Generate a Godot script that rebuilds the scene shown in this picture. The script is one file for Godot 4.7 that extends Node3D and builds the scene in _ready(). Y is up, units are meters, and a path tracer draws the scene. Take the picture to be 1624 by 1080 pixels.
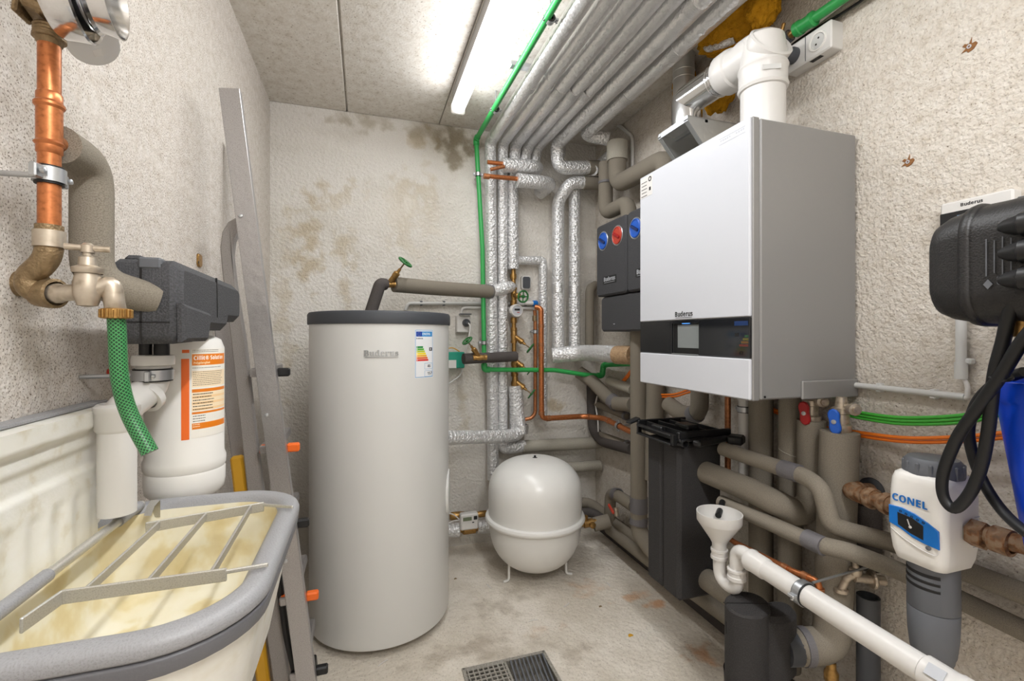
extends Node3D
# A basement boiler room: metres, y up, the back wall at z = -2.494, the left wall at x = -0.439, the right wall at x = 1.325.

const XL := -0.439
const XR := 1.325
const ZB := -2.494
const ZF := 1.1
const YC := 2.289
const UP := Vector3(0, 1, 0)
const BACK := Vector3(0, 0, 1)
const RIGHT := Vector3(1, 0, 0)

class Shape:
	var v := PackedVector3Array()
	var n := PackedVector3Array()
	var t := PackedVector2Array()
	var ix := PackedInt32Array()

	func vert(p: Vector3, nn: Vector3, uv := Vector2.ZERO) -> int:
		v.append(p)
		n.append(nn)
		t.append(uv)
		return v.size() - 1

	func tri(a: int, b: int, c: int) -> void:
		var g := (v[b] - v[a]).cross(v[c] - v[a])
		if g.length_squared() < 1e-18:
			return
		if g.dot(n[a] + n[b] + n[c]) > 0.0:
			ix.append_array(PackedInt32Array([a, c, b]))
		else:
			ix.append_array(PackedInt32Array([a, b, c]))

	func face(p: Array, nn: Vector3, uv := []) -> void:
		var k := []
		for i in p.size():
			k.append(vert(p[i], nn, uv[i] if uv.size() else Vector2.ZERO))
		for i in range(1, p.size() - 1):
			tri(k[0], k[i], k[i + 1])

	func poly(p: Array, out: Vector3) -> void:   # flat face turned towards out
		var nn := Vector3.ZERO
		for i in p.size():
			nn += (p[i] as Vector3).cross(p[(i + 1) % p.size()])
		nn = nn.normalized()
		if nn.dot(out) < 0.0:
			nn = -nn
		face(p, nn)

	static func turn(axis: Vector3) -> Basis:    # a basis whose y is the axis
		var y := axis.normalized()
		var x := y.cross(Vector3(0, 0, 1) if absf(y.z) < 0.9 else Vector3(1, 0, 0)).normalized()
		return Basis(x, y, x.cross(y))

	static func bend(p: Array, r: float, k := 6) -> PackedVector3Array:   # rounds the corners of a path
		var o := PackedVector3Array([p[0]])
		for i in range(1, p.size() - 1):
			var a: Vector3 = p[i - 1] - p[i]
			var b: Vector3 = p[i + 1] - p[i]
			var d := minf(r, minf(a.length(), b.length()) * 0.48)
			var s: Vector3 = p[i] + a.normalized() * d
			var e: Vector3 = p[i] + b.normalized() * d
			if a.normalized().dot(b.normalized()) < -0.995:
				o.append(p[i])
				continue
			for j in k + 1:
				var f := float(j) / k
				o.append(s.lerp(p[i], f).lerp((p[i] as Vector3).lerp(e, f), f))
		o.append(p[-1])
		return o

	static func curve(p: Array, k := 6) -> PackedVector3Array:   # a smooth line through the points
		var o := PackedVector3Array()
		for i in p.size() - 1:
			var a: Vector3 = p[maxi(i - 1, 0)]
			var d: Vector3 = p[mini(i + 2, p.size() - 1)]
			for j in k:
				o.append((p[i] as Vector3).cubic_interpolate(p[i + 1], a, d, float(j) / k))
		o.append(p[-1])
		return o

	func tube(path: PackedVector3Array, r: float, seg := 16, caps := true, wob := 0.0) -> Shape:
		var m := path.size()
		var side := turn(path[1] - path[0]).x
		var last := -1
		var run := 0.0
		for i in m:
			var d := (path[mini(i + 1, m - 1)] - path[maxi(i - 1, 0)]).normalized()
			side = (side - d * side.dot(d)).normalized()
			var o := side.cross(d)
			if i:
				run += path[i].distance_to(path[i - 1])
			var first := v.size()
			var rr := r * (1.0 + wob * sin(run * 61.0 + r * 900.0) + wob * 0.7 * sin(run * 23.0))
			for j in seg + 1:
				var a := TAU * j / seg
				var q := side * cos(a) + o * sin(a)
				vert(path[i] + q * rr, q, Vector2(float(j) / seg, run))
			if last >= 0:
				for j in seg:
					tri(last + j, last + j + 1, first + j)
					tri(last + j + 1, first + j + 1, first + j)
			if caps and (i == 0 or i == m - 1):
				var ring := []
				for j in seg:
					ring.append(v[first + j])
				face(ring, -d if i == 0 else d)
			last = first
		return self

	func pipe(p: Array, r: float, rad := 0.05, seg := 16, wob := 0.0) -> Shape:
		var q := bend(p, rad)
		if wob > 0.0:
			var o := PackedVector3Array([q[0]])
			for i in range(1, q.size()):
				var k := maxi(1, int(q[i].distance_to(q[i - 1]) / 0.02))
				for j in range(1, k + 1):
					o.append(q[i - 1].lerp(q[i], float(j) / k))
			q = o
		return tube(q, r, seg, true, wob)

	func rod(a: Vector3, b: Vector3, r: float, seg := 14) -> Shape:
		return tube(PackedVector3Array([a, b]), r, seg)

	func lathe(o: Vector3, axis: Vector3, prof: Array, seg := 32, from := 0.0, to := TAU) -> Shape:   # prof: [radius, height] pairs
		var b := turn(axis)
		var count := prof.size() - 1
		var ns := []
		for i in count:
			var d := Vector2(prof[i + 1][0] - prof[i][0], prof[i + 1][1] - prof[i][1]).normalized()
			ns.append(Vector2(d.y, -d.x))
		for i in count:
			var two := []
			for e in 2:
				var q: Vector2 = ns[i]
				var near := i - 1 if e == 0 else i + 1
				if near >= 0 and near < count and (ns[near] as Vector2).dot(q) > 0.8:
					q = (q + ns[near]).normalized()
				two.append(q)
			var first := v.size()
			for e in 2:
				for j in seg + 1:
					var a := from + (to - from) * j / seg
					var c := b.x * cos(a) + b.z * sin(a)
					var q: Vector2 = two[e]
					vert(o + c * prof[i + e][0] + b.y * prof[i + e][1], c * q.x + b.y * q.y, Vector2(float(j) / seg, float(i + e) / count))
			for j in seg:
				tri(first + j, first + j + 1, first + seg + 1 + j)
				tri(first + j + 1, first + seg + 2 + j, first + seg + 1 + j)
		return self

	func box(c: Vector3, s: Vector3, bev := 0.003, b := Basis.IDENTITY) -> Shape:
		var h := s * 0.5
		bev = minf(bev, minf(h.x, minf(h.y, h.z)) * 0.9)
		var ax := [b.x, b.y, b.z]
		var hh := [h.x, h.y, h.z]
		for i in 3:
			var j := (i + 1) % 3
			var k := (i + 2) % 3
			for sg in [-1.0, 1.0]:
				var p := []
				for q in [[-1, -1], [1, -1], [1, 1], [-1, 1]]:
					p.append(c + ax[i] * hh[i] * sg + ax[j] * (hh[j] - bev) * q[0] + ax[k] * (hh[k] - bev) * q[1])
				face(p, ax[i] * sg)
				if bev > 0.0:
					for sj in [-1.0, 1.0]:
						var e := []
						for q in [-1.0, 1.0]:
							e.append(c + ax[i] * hh[i] * sg + ax[j] * (hh[j] - bev) * sj + ax[k] * (hh[k] - bev) * q)
						for q in [1.0, -1.0]:
							e.append(c + ax[i] * (hh[i] - bev) * sg + ax[j] * hh[j] * sj + ax[k] * (hh[k] - bev) * q)
						face(e, (ax[i] * sg + ax[j] * sj).normalized())
		if bev > 0.0:
			for sx in [-1.0, 1.0]:
				for sy in [-1.0, 1.0]:
					for sz in [-1.0, 1.0]:
						var w := Vector3(sx, sy, sz)
						var p := []
						for i in 3:
							var e := (h - Vector3.ONE * bev) * w
							e[i] = h[i] * w[i]
							p.append(c + b * e)
						face(p, (b * w).normalized())
		return self

	static func rrect(w: float, h: float, r: float, k := 5) -> PackedVector2Array:
		var o := PackedVector2Array()
		for q in [[1, 1, 0.0], [-1, 1, 0.25], [-1, -1, 0.5], [1, -1, 0.75]]:
			for j in k + 1:
				var a: float = TAU * (q[2] + 0.25 * j / k)
				o.append(Vector2(q[0] * (w / 2 - r) + cos(a) * r, q[1] * (h / 2 - r) + sin(a) * r))
		return o

	static func disc(r: float, k := 24) -> PackedVector2Array:
		var o := PackedVector2Array()
		for j in k:
			o.append(Vector2(cos(TAU * j / k), sin(TAU * j / k)) * r)
		return o

	# a flat outline in the x-y plane of xf, given depth along its z; the edges of the far face are chamfered
	func prism(outline: PackedVector2Array, xf: Transform3D, depth: float, bev := 0.0, uv_size := Vector2.ZERO) -> Shape:
		var m := outline.size()
		var area := 0.0
		for i in m:
			area += outline[i].cross(outline[(i + 1) % m])
		var sg := 1.0 if area > 0.0 else -1.0
		var inner := PackedVector2Array()
		var en := []
		for i in m:
			var d := (outline[(i + 1) % m] - outline[i]).normalized()
			en.append(Vector2(d.y, -d.x) * sg)
		var vn := []
		for i in m:
			var a: Vector2 = en[i]
			var p: Vector2 = en[(i + m - 1) % m]
			var mid := (a + p).normalized()
			vn.append(mid)
			inner.append(outline[i] - mid * bev / maxf(0.3, mid.dot(a)))
		var idx := Geometry2D.triangulate_polygon(outline)
		for level in 2:
			var ring := outline if level == 0 else inner
			var first := v.size()
			for q in ring:
				vert(xf * Vector3(q.x, q.y, 0.0 if level == 0 else depth), xf.basis.z.normalized() * (-1.0 if level == 0 else 1.0), Vector2(0.5 + q.x / uv_size.x, 0.5 - q.y / uv_size.y) if uv_size.x > 0.0 else q)
			for i in range(0, idx.size(), 3):
				tri(first + idx[i], first + idx[i + 1], first + idx[i + 2])
		var steps := [[outline, 0.0, outline, depth - bev], [outline, depth - bev, inner, depth]] if bev > 0.0 else [[outline, 0.0, outline, depth]]
		for s in steps:
			for i in m:
				var j := (i + 1) % m
				var na: Vector2 = vn[i] if (vn[i] as Vector2).dot(en[i]) > 0.85 else en[i]
				var nb: Vector2 = vn[j] if (vn[j] as Vector2).dot(en[i]) > 0.85 else en[i]
				var lift: float = 1.0 if s[0] != s[2] else 0.0
				var a := vert(xf * Vector3(s[0][i].x, s[0][i].y, s[1]), (xf.basis * Vector3(na.x, na.y, lift)).normalized())
				var b := vert(xf * Vector3(s[0][j].x, s[0][j].y, s[1]), (xf.basis * Vector3(nb.x, nb.y, lift)).normalized())
				var c := vert(xf * Vector3(s[2][j].x, s[2][j].y, s[3]), (xf.basis * Vector3(nb.x, nb.y, lift)).normalized())
				var d := vert(xf * Vector3(s[2][i].x, s[2][i].y, s[3]), (xf.basis * Vector3(na.x, na.y, lift)).normalized())
				tri(a, b, c)
				tri(a, c, d)
		return self

	# a surface through rows of points; every row has as many. ring: the rows close on themselves
	func skin(rows: Array, ring := true, cap0 := false, cap1 := false, out := 1.0) -> Shape:
		var m: int = rows[0].size()
		var k := rows.size()
		var mid := []
		for r in rows:
			var c := Vector3.ZERO
			for p in r:
				c += p
			mid.append(c / m)
		var first := v.size()
		for i in k:
			for j in m:
				var jn := (j + 1) % m if ring else mini(j + 1, m - 1)
				var jp := (j + m - 1) % m if ring else maxi(j - 1, 0)
				var du: Vector3 = rows[i][jn] - rows[i][jp]
				var dv: Vector3 = rows[mini(i + 1, k - 1)][j] - rows[maxi(i - 1, 0)][j]
				var nn := du.cross(dv).normalized()
				vert(rows[i][j], nn * out, Vector2(float(j) / m, float(i) / k))
		if ring:   # all normals alike: out of the widest row
			var wide := 0
			for i in k:
				if (rows[i][0] as Vector3).distance_squared_to(mid[i]) > (rows[wide][0] as Vector3).distance_squared_to(mid[wide]):
					wide = i
			var vote := 0.0
			for j in m:
				vote += n[first + wide * m + j].dot(rows[wide][j] - mid[wide]) * out
			if vote < 0.0:
				for i in range(first, n.size()):
					n[i] = -n[i]
		for i in k - 1:
			for j in (m if ring else m - 1):
				var a := first + i * m + j
				var b := first + i * m + (j + 1) % m
				tri(a, b, b + m)
				tri(a, b + m, a + m)
		if cap0:
			poly(rows[0], mid[0] - mid[1])
		if cap1:
			poly(rows[k - 1], mid[k - 1] - mid[k - 2])
		return self

	# lettering in the x-y plane of xf, centred; radius > 0 wraps it round a drum
	func text(s: String, xf: Transform3D, height: float, depth := 0.001, radius := 0.0, bold := true, face := "Droid Sans") -> Shape:
		var f := SystemFont.new()
		f.font_names = PackedStringArray([face])
		f.font_weight = 700 if bold else 400
		var tm := TextMesh.new()
		tm.font = f
		tm.text = s
		tm.font_size = 48
		tm.pixel_size = height / 35.0
		tm.depth = depth
		tm.curve_step = 3.0
		var ar := tm.get_mesh_arrays()
		var p: PackedVector3Array = ar[Mesh.ARRAY_VERTEX]
		var q: PackedVector3Array = ar[Mesh.ARRAY_NORMAL]
		var id: PackedInt32Array = ar[Mesh.ARRAY_INDEX]
		var first := v.size()
		for i in p.size():
			var a := p[i]
			var nn := q[i]
			a.z += depth * 0.5
			if radius > 0.0:
				var an := a.x / radius
				a = Vector3(sin(an) * (radius + a.z), a.y, cos(an) * (radius + a.z) - radius)
				nn = Basis(Vector3(0, 1, 0), an) * nn
			vert(xf * a, (xf.basis * nn).normalized())
		for i in range(0, id.size(), 3):
			tri(first + id[i], first + id[i + 1], first + id[i + 2])
		return self

	# a sheet wrapped round an upright drum, from angle a0 to a1 (0 looks along +z, turning to +x), thick proud
	func wrap(c: Vector3, r: float, a0: float, a1: float, y0: float, y1: float, thick := 0.0006, seg := 10) -> Shape:
		var top := []
		for e in [[r, y0], [r + thick, y0], [r + thick, y1], [r, y1]]:
			var row := []
			for j in seg + 1:
				var a := lerpf(a0, a1, float(j) / seg)
				row.append(Vector3(c.x + sin(a) * e[0], e[1], c.z + cos(a) * e[0]))
			top.append(row)
		for q in 3:
			for j in seg:
				var a := lerpf(a0, a1, (j + 0.5) / seg)
				var nn: Vector3 = [Vector3(0, -1, 0), Vector3(sin(a), 0, cos(a)), Vector3(0, 1, 0)][q]
				var u := [Vector2(float(j) / seg, 1), Vector2(float(j + 1) / seg, 1), Vector2(float(j + 1) / seg, 0), Vector2(float(j) / seg, 0)]
				face([top[q][j], top[q][j + 1], top[q + 1][j + 1], top[q + 1][j]], nn, u)
		for e in [0, seg]:
			poly([top[0][e], top[1][e], top[2][e], top[3][e]], top[0][e] - top[0][seg / 2])
		return self

	var two := false   # whether the mesh also carries the second layer of uv

	func mesh(at: Vector3) -> ArrayMesh:
		var p := PackedVector3Array()
		for q in v:
			p.append(q - at)
		var a := []
		a.resize(Mesh.ARRAY_MAX)
		a[Mesh.ARRAY_VERTEX] = p
		a[Mesh.ARRAY_NORMAL] = n
		a[Mesh.ARRAY_TEX_UV] = t
		if two:
			a[Mesh.ARRAY_TEX_UV2] = t
		a[Mesh.ARRAY_INDEX] = ix
		var m := ArrayMesh.new()
		m.add_surface_from_arrays(Mesh.PRIMITIVE_TRIANGLES, a)
		return m

	func low() -> Vector3:
		var a := v[0]
		var b := v[0]
		for q in v:
			a = a.min(q)
			b = b.max(q)
		return Vector3((a.x + b.x) / 2, a.y, (a.z + b.z) / 2)

var taken := {}
var M := {}

func numbered(called: String) -> String:
	taken[called] = taken.get(called, 0) + 1
	return called if taken[called] == 1 else "%s_%03d" % [called, taken[called] - 1]

func tag(o: Node3D, label: String, category: String, group := "") -> Node3D:
	o.set_meta("label", label)
	o.set_meta("category", category)
	if group:
		o.set_meta("group", group)
	return o

func thing(called: String, label: String, category: String, at: Vector3, group := "") -> Node3D:
	var o := Node3D.new()
	o.name = numbered(called)
	add_child(o)
	o.position = at
	return tag(o, label, category, group)

func where(o: Node3D) -> Vector3:
	var p := o.position
	var q := o.get_parent()
	while q != self:
		p += q.position
		q = q.get_parent()
	return p

func part(called: String, s: Shape, m: Material, parent: Node3D, label := "") -> MeshInstance3D:
	var o := MeshInstance3D.new()
	o.name = called
	var at := s.low()
	o.mesh = s.mesh(at)
	o.material_override = m
	o.position = at - where(parent)
	parent.add_child(o, true)
	if label:
		o.set_meta("label", label)
	return o

func solo(called: String, s: Shape, m: Material, label: String, category: String, group := "") -> MeshInstance3D:
	var o := MeshInstance3D.new()
	o.name = numbered(called)
	var at := s.low()
	o.mesh = s.mesh(at)
	o.material_override = m
	o.position = at
	add_child(o)
	tag(o, label, category, group)
	return o

func struct(called: String, s: Shape, m: Material) -> MeshInstance3D:
	var o := MeshInstance3D.new()
	o.name = called
	var at := s.low()
	o.mesh = s.mesh(at)
	o.material_override = m
	o.position = at
	add_child(o)
	o.set_meta("kind", "structure")
	return o

func S() -> Shape:
	return Shape.new()

func noise(size: int, freq: float, kind := FastNoiseLite.TYPE_SIMPLEX_SMOOTH, oct := 4, seed_ := 1) -> NoiseTexture2D:
	var f := FastNoiseLite.new()
	f.noise_type = kind
	f.frequency = freq
	f.fractal_octaves = oct
	f.seed = seed_
	var t := NoiseTexture2D.new()
	t.width = size
	t.height = size
	t.seamless = true
	t.noise = f
	return t

func bumps(size: int, freq: float, strength: float, kind := FastNoiseLite.TYPE_SIMPLEX_SMOOTH, oct := 4, seed_ := 1) -> NoiseTexture2D:
	var t := noise(size, freq, kind, oct, seed_)
	t.as_normal_map = true
	t.bump_strength = strength
	return t

func ramp(t: NoiseTexture2D, stops: Array) -> NoiseTexture2D:
	var g := Gradient.new()
	var o := PackedFloat32Array()
	var c := PackedColorArray()
	for s in stops:
		o.append(s[0])
		c.append(s[1])
	g.offsets = o
	g.colors = c
	t.color_ramp = g
	return t

func grey(x: float) -> Color:
	return Color(x, x, x)

func mat(c: Color, rough: float, metal := 0.0, spec := 0.5) -> StandardMaterial3D:
	var m := StandardMaterial3D.new()
	m.albedo_color = c
	m.roughness = rough
	m.metallic = metal
	m.metallic_specular = spec
	return m

func tri_uv(m: StandardMaterial3D, scale: float, world := false) -> StandardMaterial3D:
	m.uv1_triplanar = true
	m.uv1_world_triplanar = world
	m.uv1_scale = Vector3.ONE * scale
	return m

func with_bumps(m: StandardMaterial3D, t: Texture2D, strength: float, scale: float, world := false) -> StandardMaterial3D:
	m.normal_enabled = true
	m.normal_texture = t
	m.normal_scale = strength
	return tri_uv(m, scale, world)

func specks(m: StandardMaterial3D, t: Texture2D, scale: float, world := false) -> StandardMaterial3D:
	m.detail_enabled = true
	m.detail_blend_mode = BaseMaterial3D.BLEND_MODE_MUL
	m.detail_albedo = t
	m.detail_uv_layer = BaseMaterial3D.DETAIL_UV_2
	m.uv2_triplanar = true
	m.uv2_world_triplanar = world
	m.uv2_scale = Vector3.ONE * scale
	return m

# prints words into a picture, from the flat outlines of the letters
func stamp(im: Image, s: String, at: Vector2, height: float, c: Color, bold := false) -> void:
	var sh := S()
	sh.text(s, Transform3D.IDENTITY, height, 0.0, 0.0, bold)
	var lo := Vector2(1e9, 1e9)
	for p in sh.v:
		lo = lo.min(Vector2(p.x, -p.y))
	for i in range(0, sh.ix.size(), 3):
		var q := []
		for j in 3:
			var p := sh.v[sh.ix[i + j]]
			q.append(Vector2(p.x, -p.y) - lo + at)
		var a: Vector2 = (q[0] as Vector2).min(q[1]).min(q[2])
		var b: Vector2 = (q[0] as Vector2).max(q[1]).max(q[2])
		for y in range(maxi(0, int(a.y)), mini(im.get_height() - 1, int(b.y)) + 1):
			for x in range(maxi(0, int(a.x)), mini(im.get_width() - 1, int(b.x)) + 1):
				if Geometry2D.point_is_inside_triangle(Vector2(x + 0.5, y + 0.5), q[0], q[1], q[2]):
					im.set_pixel(x, y, c)

func clouded(m: StandardMaterial3D, t: Texture2D) -> StandardMaterial3D:   # a picture of stains, laid over the grain by the second uv
	m.detail_enabled = true
	m.detail_blend_mode = BaseMaterial3D.BLEND_MODE_MUL
	m.detail_albedo = t
	m.detail_uv_layer = BaseMaterial3D.DETAIL_UV_2
	return m

func lines_of_print(im: Image, r: Rect2i, c: Color, step: int, seed_: int) -> void:
	var g := RandomNumberGenerator.new()
	g.seed = seed_
	var y := r.position.y
	while y < r.end.y:
		var x := r.position.x
		var end := r.end.x - g.randi_range(0, r.size.x / 4)
		while x < end:
			var w := g.randi_range(3, 9)
			im.fill_rect(Rect2i(x, y, mini(w, end - x), maxi(1, step / 3)), c)
			x += w + 2
		y += step

func _ready() -> void:
	# camera
	var cam := Camera3D.new()
	cam.name = "camera"
	cam.projection = Camera3D.PROJECTION_FRUSTUM
	cam.near = 0.05
	cam.far = 50.0
	cam.size = 2.0 * 0.05 * 540.0 / 732.0
	cam.frustum_offset = Vector2(0, -8.0 / 732.0 * 0.05)
	cam.position = Vector3(0, 1.15, 0)
	cam.rotation_degrees = Vector3(0, -17.7, 0)
	cam.keep_aspect = Camera3D.KEEP_HEIGHT
	add_child(cam)
	cam.current = true
	# surroundings: a closed cellar, so the air outside is dark
	var env := Environment.new()
	env.background_mode = Environment.BG_COLOR
	env.background_color = Color(0.02, 0.02, 0.02)
	env.tonemap_mode = Environment.TONE_MAPPER_LINEAR
	env.tonemap_exposure = 1.08
	env.sdfgi_enabled = true
	env.ssao_enabled = true
	env.ssil_enabled = true
	var we := WorldEnvironment.new()
	we.name = "surroundings"
	we.environment = env
	add_child(we)
	materials()
	# the two ceiling battens: one in view, one behind the camera
	batten(-1.31, 1.62, "white fluorescent batten lamp glowing on the concrete ceiling left of the foil pipes", 0.95)
	batten(0.45, 1.0, "short fluorescent batten lamp on the ceiling behind the camera", 1.85)
	setting()
	tank_side()
	ceiling_pipes()
	back_wall()
	corner_pipes()
	boiler()
	under_boiler()
	right_wall()
	left_wall()
	sink()
	ladder()
	floor_things()

func area(at: Vector3, dir: Vector3, size: Vector2, energy: float) -> void:
	var l := AreaLight3D.new()
	l.name = numbered("lamp_light")
	l.area_size = size
	l.light_energy = energy
	l.light_color = Color(0.985, 0.99, 1.0)
	l.shadow_enabled = true
	l.set("area_range", 12.0)
	add_child(l)
	l.look_at_from_position(at, at + dir, Vector3(0, 0, 1))

func batten(z: float, length: float, label: String, k: float) -> void:
	var x := 0.412
	var t := thing("batten_lamp", label, "lamp", Vector3(x, YC, z))
	var s := S()
	s.box(Vector3(x, YC - 0.037, z), Vector3(0.05, 0.074, length), 0.004)
	part("housing", s, M.lamp_grey, t)
	s = S()
	var o := PackedVector2Array()
	for j in 13:
		var a := PI * j / 12.0
		o.append(Vector2(cos(a) * 0.031, -sin(a) * 0.026 - 0.012))
	o.append(Vector2(-0.031, 0.0))
	o.append(Vector2(0.031, 0.0))
	s.prism(o, Transform3D(Basis.IDENTITY, Vector3(x, YC - 0.074, z - length / 2 + 0.01)), length - 0.02)
	part("diffuser", s, M.tube_glow, t)
	for e in [-1.0, 1.0]:
		s = S()
		s.prism(Shape.rrect(0.066, 0.05, 0.012), Transform3D(Basis.IDENTITY, Vector3(x, YC - 0.090, z + e * (length / 2 - 0.005) - 0.005)), 0.01, 0.002)
		part("end_cap", s, M.white_plastic, t)
	area(Vector3(x, YC - 0.116, z), Vector3(0, -1, 0), Vector2(0.05, length - 0.04), 1.15 * k)
	for e in [-1.0, 1.0]:
		area(Vector3(x + e * 0.035, YC - 0.092, z), Vector3(e, 0, 0), Vector2(0.03, length - 0.04), 0.48 * k)

func materials() -> void:
	var grit := bumps(512, 0.035, 6.0, FastNoiseLite.TYPE_SIMPLEX_SMOOTH, 5, 3)
	var fine := bumps(256, 0.09, 4.0, FastNoiseLite.TYPE_SIMPLEX, 3, 5)
	var foil := bumps(512, 0.03, 14.0, FastNoiseLite.TYPE_CELLULAR, 3, 8)
	var brushed := bumps(256, 0.02, 3.0, FastNoiseLite.TYPE_SIMPLEX, 4, 9)
	var dots := ramp(noise(1024, 0.11, FastNoiseLite.TYPE_SIMPLEX, 2, 11), [[0.0, Color(0.36, 0.33, 0.30)], [0.13, Color(0.62, 0.59, 0.56)], [0.22, Color(0.95, 0.945, 0.94)], [0.5, Color.WHITE], [1.0, Color.WHITE]])
	var pores := ramp(noise(1024, 0.06, FastNoiseLite.TYPE_SIMPLEX, 4, 13), [[0.0, Color(0.38, 0.34, 0.30)], [0.09, Color(0.66, 0.63, 0.59)], [0.15, Color(0.97, 0.965, 0.96)], [0.5, Color.WHITE], [1.0, Color.WHITE]])
	var dirt := ramp(noise(512, 0.012, FastNoiseLite.TYPE_SIMPLEX_SMOOTH, 5, 21), [[0.0, Color(0.88, 0.86, 0.83)], [0.3, Color(0.95, 0.94, 0.925)], [0.6, Color(0.97, 0.965, 0.955)], [1.0, Color(1, 1, 1)]])
	var foam := ramp(noise(256, 0.12, FastNoiseLite.TYPE_SIMPLEX, 3, 31), [[0.0, Color(0.72, 0.71, 0.70)], [0.5, Color(0.95, 0.95, 0.95)], [1.0, Color(1, 1, 1)]])
	var beads := ramp(noise(512, 0.11, FastNoiseLite.TYPE_CELLULAR, 1, 41), [[0.0, Color(0.75, 0.75, 0.75)], [0.6, Color(1, 1, 1)], [1.0, Color(1.0, 1.0, 1.0)]])
	var mottled := ramp(noise(256, 0.03, FastNoiseLite.TYPE_SIMPLEX, 3, 51), [[0.0, Color(0.76, 0.73, 0.70)], [0.4, Color(0.93, 0.915, 0.90)], [1.0, Color(1, 1, 1)]])
	var scratch := ramp(noise(512, 0.05, FastNoiseLite.TYPE_SIMPLEX, 5, 61), [[0.0, Color(0.82, 0.81, 0.80)], [0.4, Color(0.97, 0.97, 0.97)], [1.0, Color(1, 1, 1)]])
	M.fine = fine
	M.grit = grit
	M.dots = dots
	M.pores = pores
	M.plaster_left = specks(with_bumps(mat(Color(0.86, 0.835, 0.81), 0.95, 0, 0.2), grit, 0.55, 5.0, true), dots, 1.6, true)
	M.plaster_left.albedo_texture = dirt
	M.plaster_right = specks(with_bumps(mat(Color(0.845, 0.82, 0.785), 0.95, 0, 0.2), grit, 1.2, 4.0, true), pores, 1.3, true)
	M.plaster_right.albedo_texture = dirt
	M.concrete = specks(with_bumps(mat(Color(0.90, 0.885, 0.86), 0.95, 0, 0.2), fine, 0.12, 3.0, true), pores, 0.8, true)
	M.concrete.albedo_texture = dirt
	M.front_wall = with_bumps(mat(Color(0.86, 0.84, 0.81), 0.95, 0, 0.2), grit, 0.8, 2.0, true)
	M.lamp_grey = mat(Color(0.62, 0.61, 0.60), 0.5)
	M.white_plastic = mat(Color(0.90, 0.89, 0.87), 0.35)
	M.tube_glow = mat(Color(0.95, 0.95, 0.95), 0.4)
	M.tube_glow.emission_enabled = true
	M.tube_glow.emission = Color(1.0, 1.0, 1.0)
	M.tube_glow.emission_energy_multiplier = 1.6
	M.foil = with_bumps(mat(Color(0.90, 0.90, 0.90), 0.38, 0.55), foil, 1.7, 5.0)
	M.foil_smooth = with_bumps(mat(Color(0.91, 0.91, 0.91), 0.30, 0.72), foil, 0.45, 4.0)
	M.tape = with_bumps(mat(Color(0.88, 0.88, 0.88), 0.3, 0.85), foil, 0.9, 11.0)
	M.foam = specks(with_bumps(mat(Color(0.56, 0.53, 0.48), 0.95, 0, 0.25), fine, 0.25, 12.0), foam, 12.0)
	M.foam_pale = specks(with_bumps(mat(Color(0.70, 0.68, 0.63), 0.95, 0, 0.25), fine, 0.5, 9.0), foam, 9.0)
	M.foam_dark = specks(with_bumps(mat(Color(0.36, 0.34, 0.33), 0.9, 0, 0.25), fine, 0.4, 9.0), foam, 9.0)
	M.grey_tape = with_bumps(mat(Color(0.42, 0.41, 0.42), 0.55), fine, 0.3, 6.0)
	M.green = mat(Color(0.19, 0.62, 0.31), 0.4)
	M.green_dark = mat(Color(0.16, 0.42, 0.20), 0.45)
	M.copper = specks(mat(Color(0.80, 0.50, 0.31), 0.34, 0.7), mottled, 12.0)
	M.copper_old = specks(mat(Color(0.72, 0.48, 0.32), 0.42, 0.6), mottled, 9.0)
	M.brass = specks(mat(Color(0.72, 0.57, 0.34), 0.38, 0.8), mottled, 9.0)
	M.bronze = specks(with_bumps(mat(Color(0.60, 0.52, 0.40), 0.5, 0.7), fine, 0.5, 9.0), mottled, 9.0)
	M.rust = specks(with_bumps(mat(Color(0.60, 0.51, 0.42), 0.75, 0.25), fine, 0.25, 8.0), ramp(noise(256, 0.02, FastNoiseLite.TYPE_SIMPLEX, 4, 71), [[0.0, Color(0.45, 0.36, 0.28)], [0.42, Color(0.85, 0.68, 0.52)], [0.6, Color(0.95, 0.93, 0.90)], [1.0, Color(1, 1, 1)]]), 7.0)
	M.chrome = mat(Color(0.88, 0.88, 0.88), 0.13, 1.0)
	M.steel = with_bumps(mat(Color(0.88, 0.88, 0.87), 0.34, 0.8), brushed, 0.15, 3.0)
	M.zinc = mat(Color(0.74, 0.75, 0.76), 0.35, 0.85)
	M.nickel = specks(mat(Color(0.80, 0.76, 0.70), 0.38, 0.75), mottled, 6.0)
	M.alu = specks(with_bumps(mat(Color(0.70, 0.69, 0.69), 0.36, 0.8), brushed, 0.2, 4.0), scratch, 9.0)
	M.alu_dusty = specks(with_bumps(mat(Color(0.62, 0.60, 0.585), 0.6, 0.35), fine, 0.2, 9.0), scratch, 9.0)
	M.white_paint = mat(Color(0.87, 0.87, 0.86), 0.32)
	M.vessel_white = mat(Color(0.895, 0.89, 0.875), 0.28)
	M.front_white = mat(Color(0.80, 0.81, 0.835), 0.2)
	M.case_grey = with_bumps(mat(Color(0.56, 0.555, 0.55), 0.45, 0.35), fine, 0.06, 10.0)
	M.lid_grey = mat(Color(0.25, 0.26, 0.28), 0.6)
	M.epp = specks(with_bumps(mat(Color(0.31, 0.31, 0.32), 0.8, 0, 0.4), fine, 0.6, 12.0), beads, 6.0)
	M.epp_black = specks(with_bumps(mat(Color(0.235, 0.228, 0.228), 0.8, 0, 0.4), fine, 0.6, 12.0), beads, 6.0)
	M.black = mat(Color(0.09, 0.09, 0.095), 0.4)
	M.black_matt = mat(Color(0.11, 0.11, 0.115), 0.7)
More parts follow.
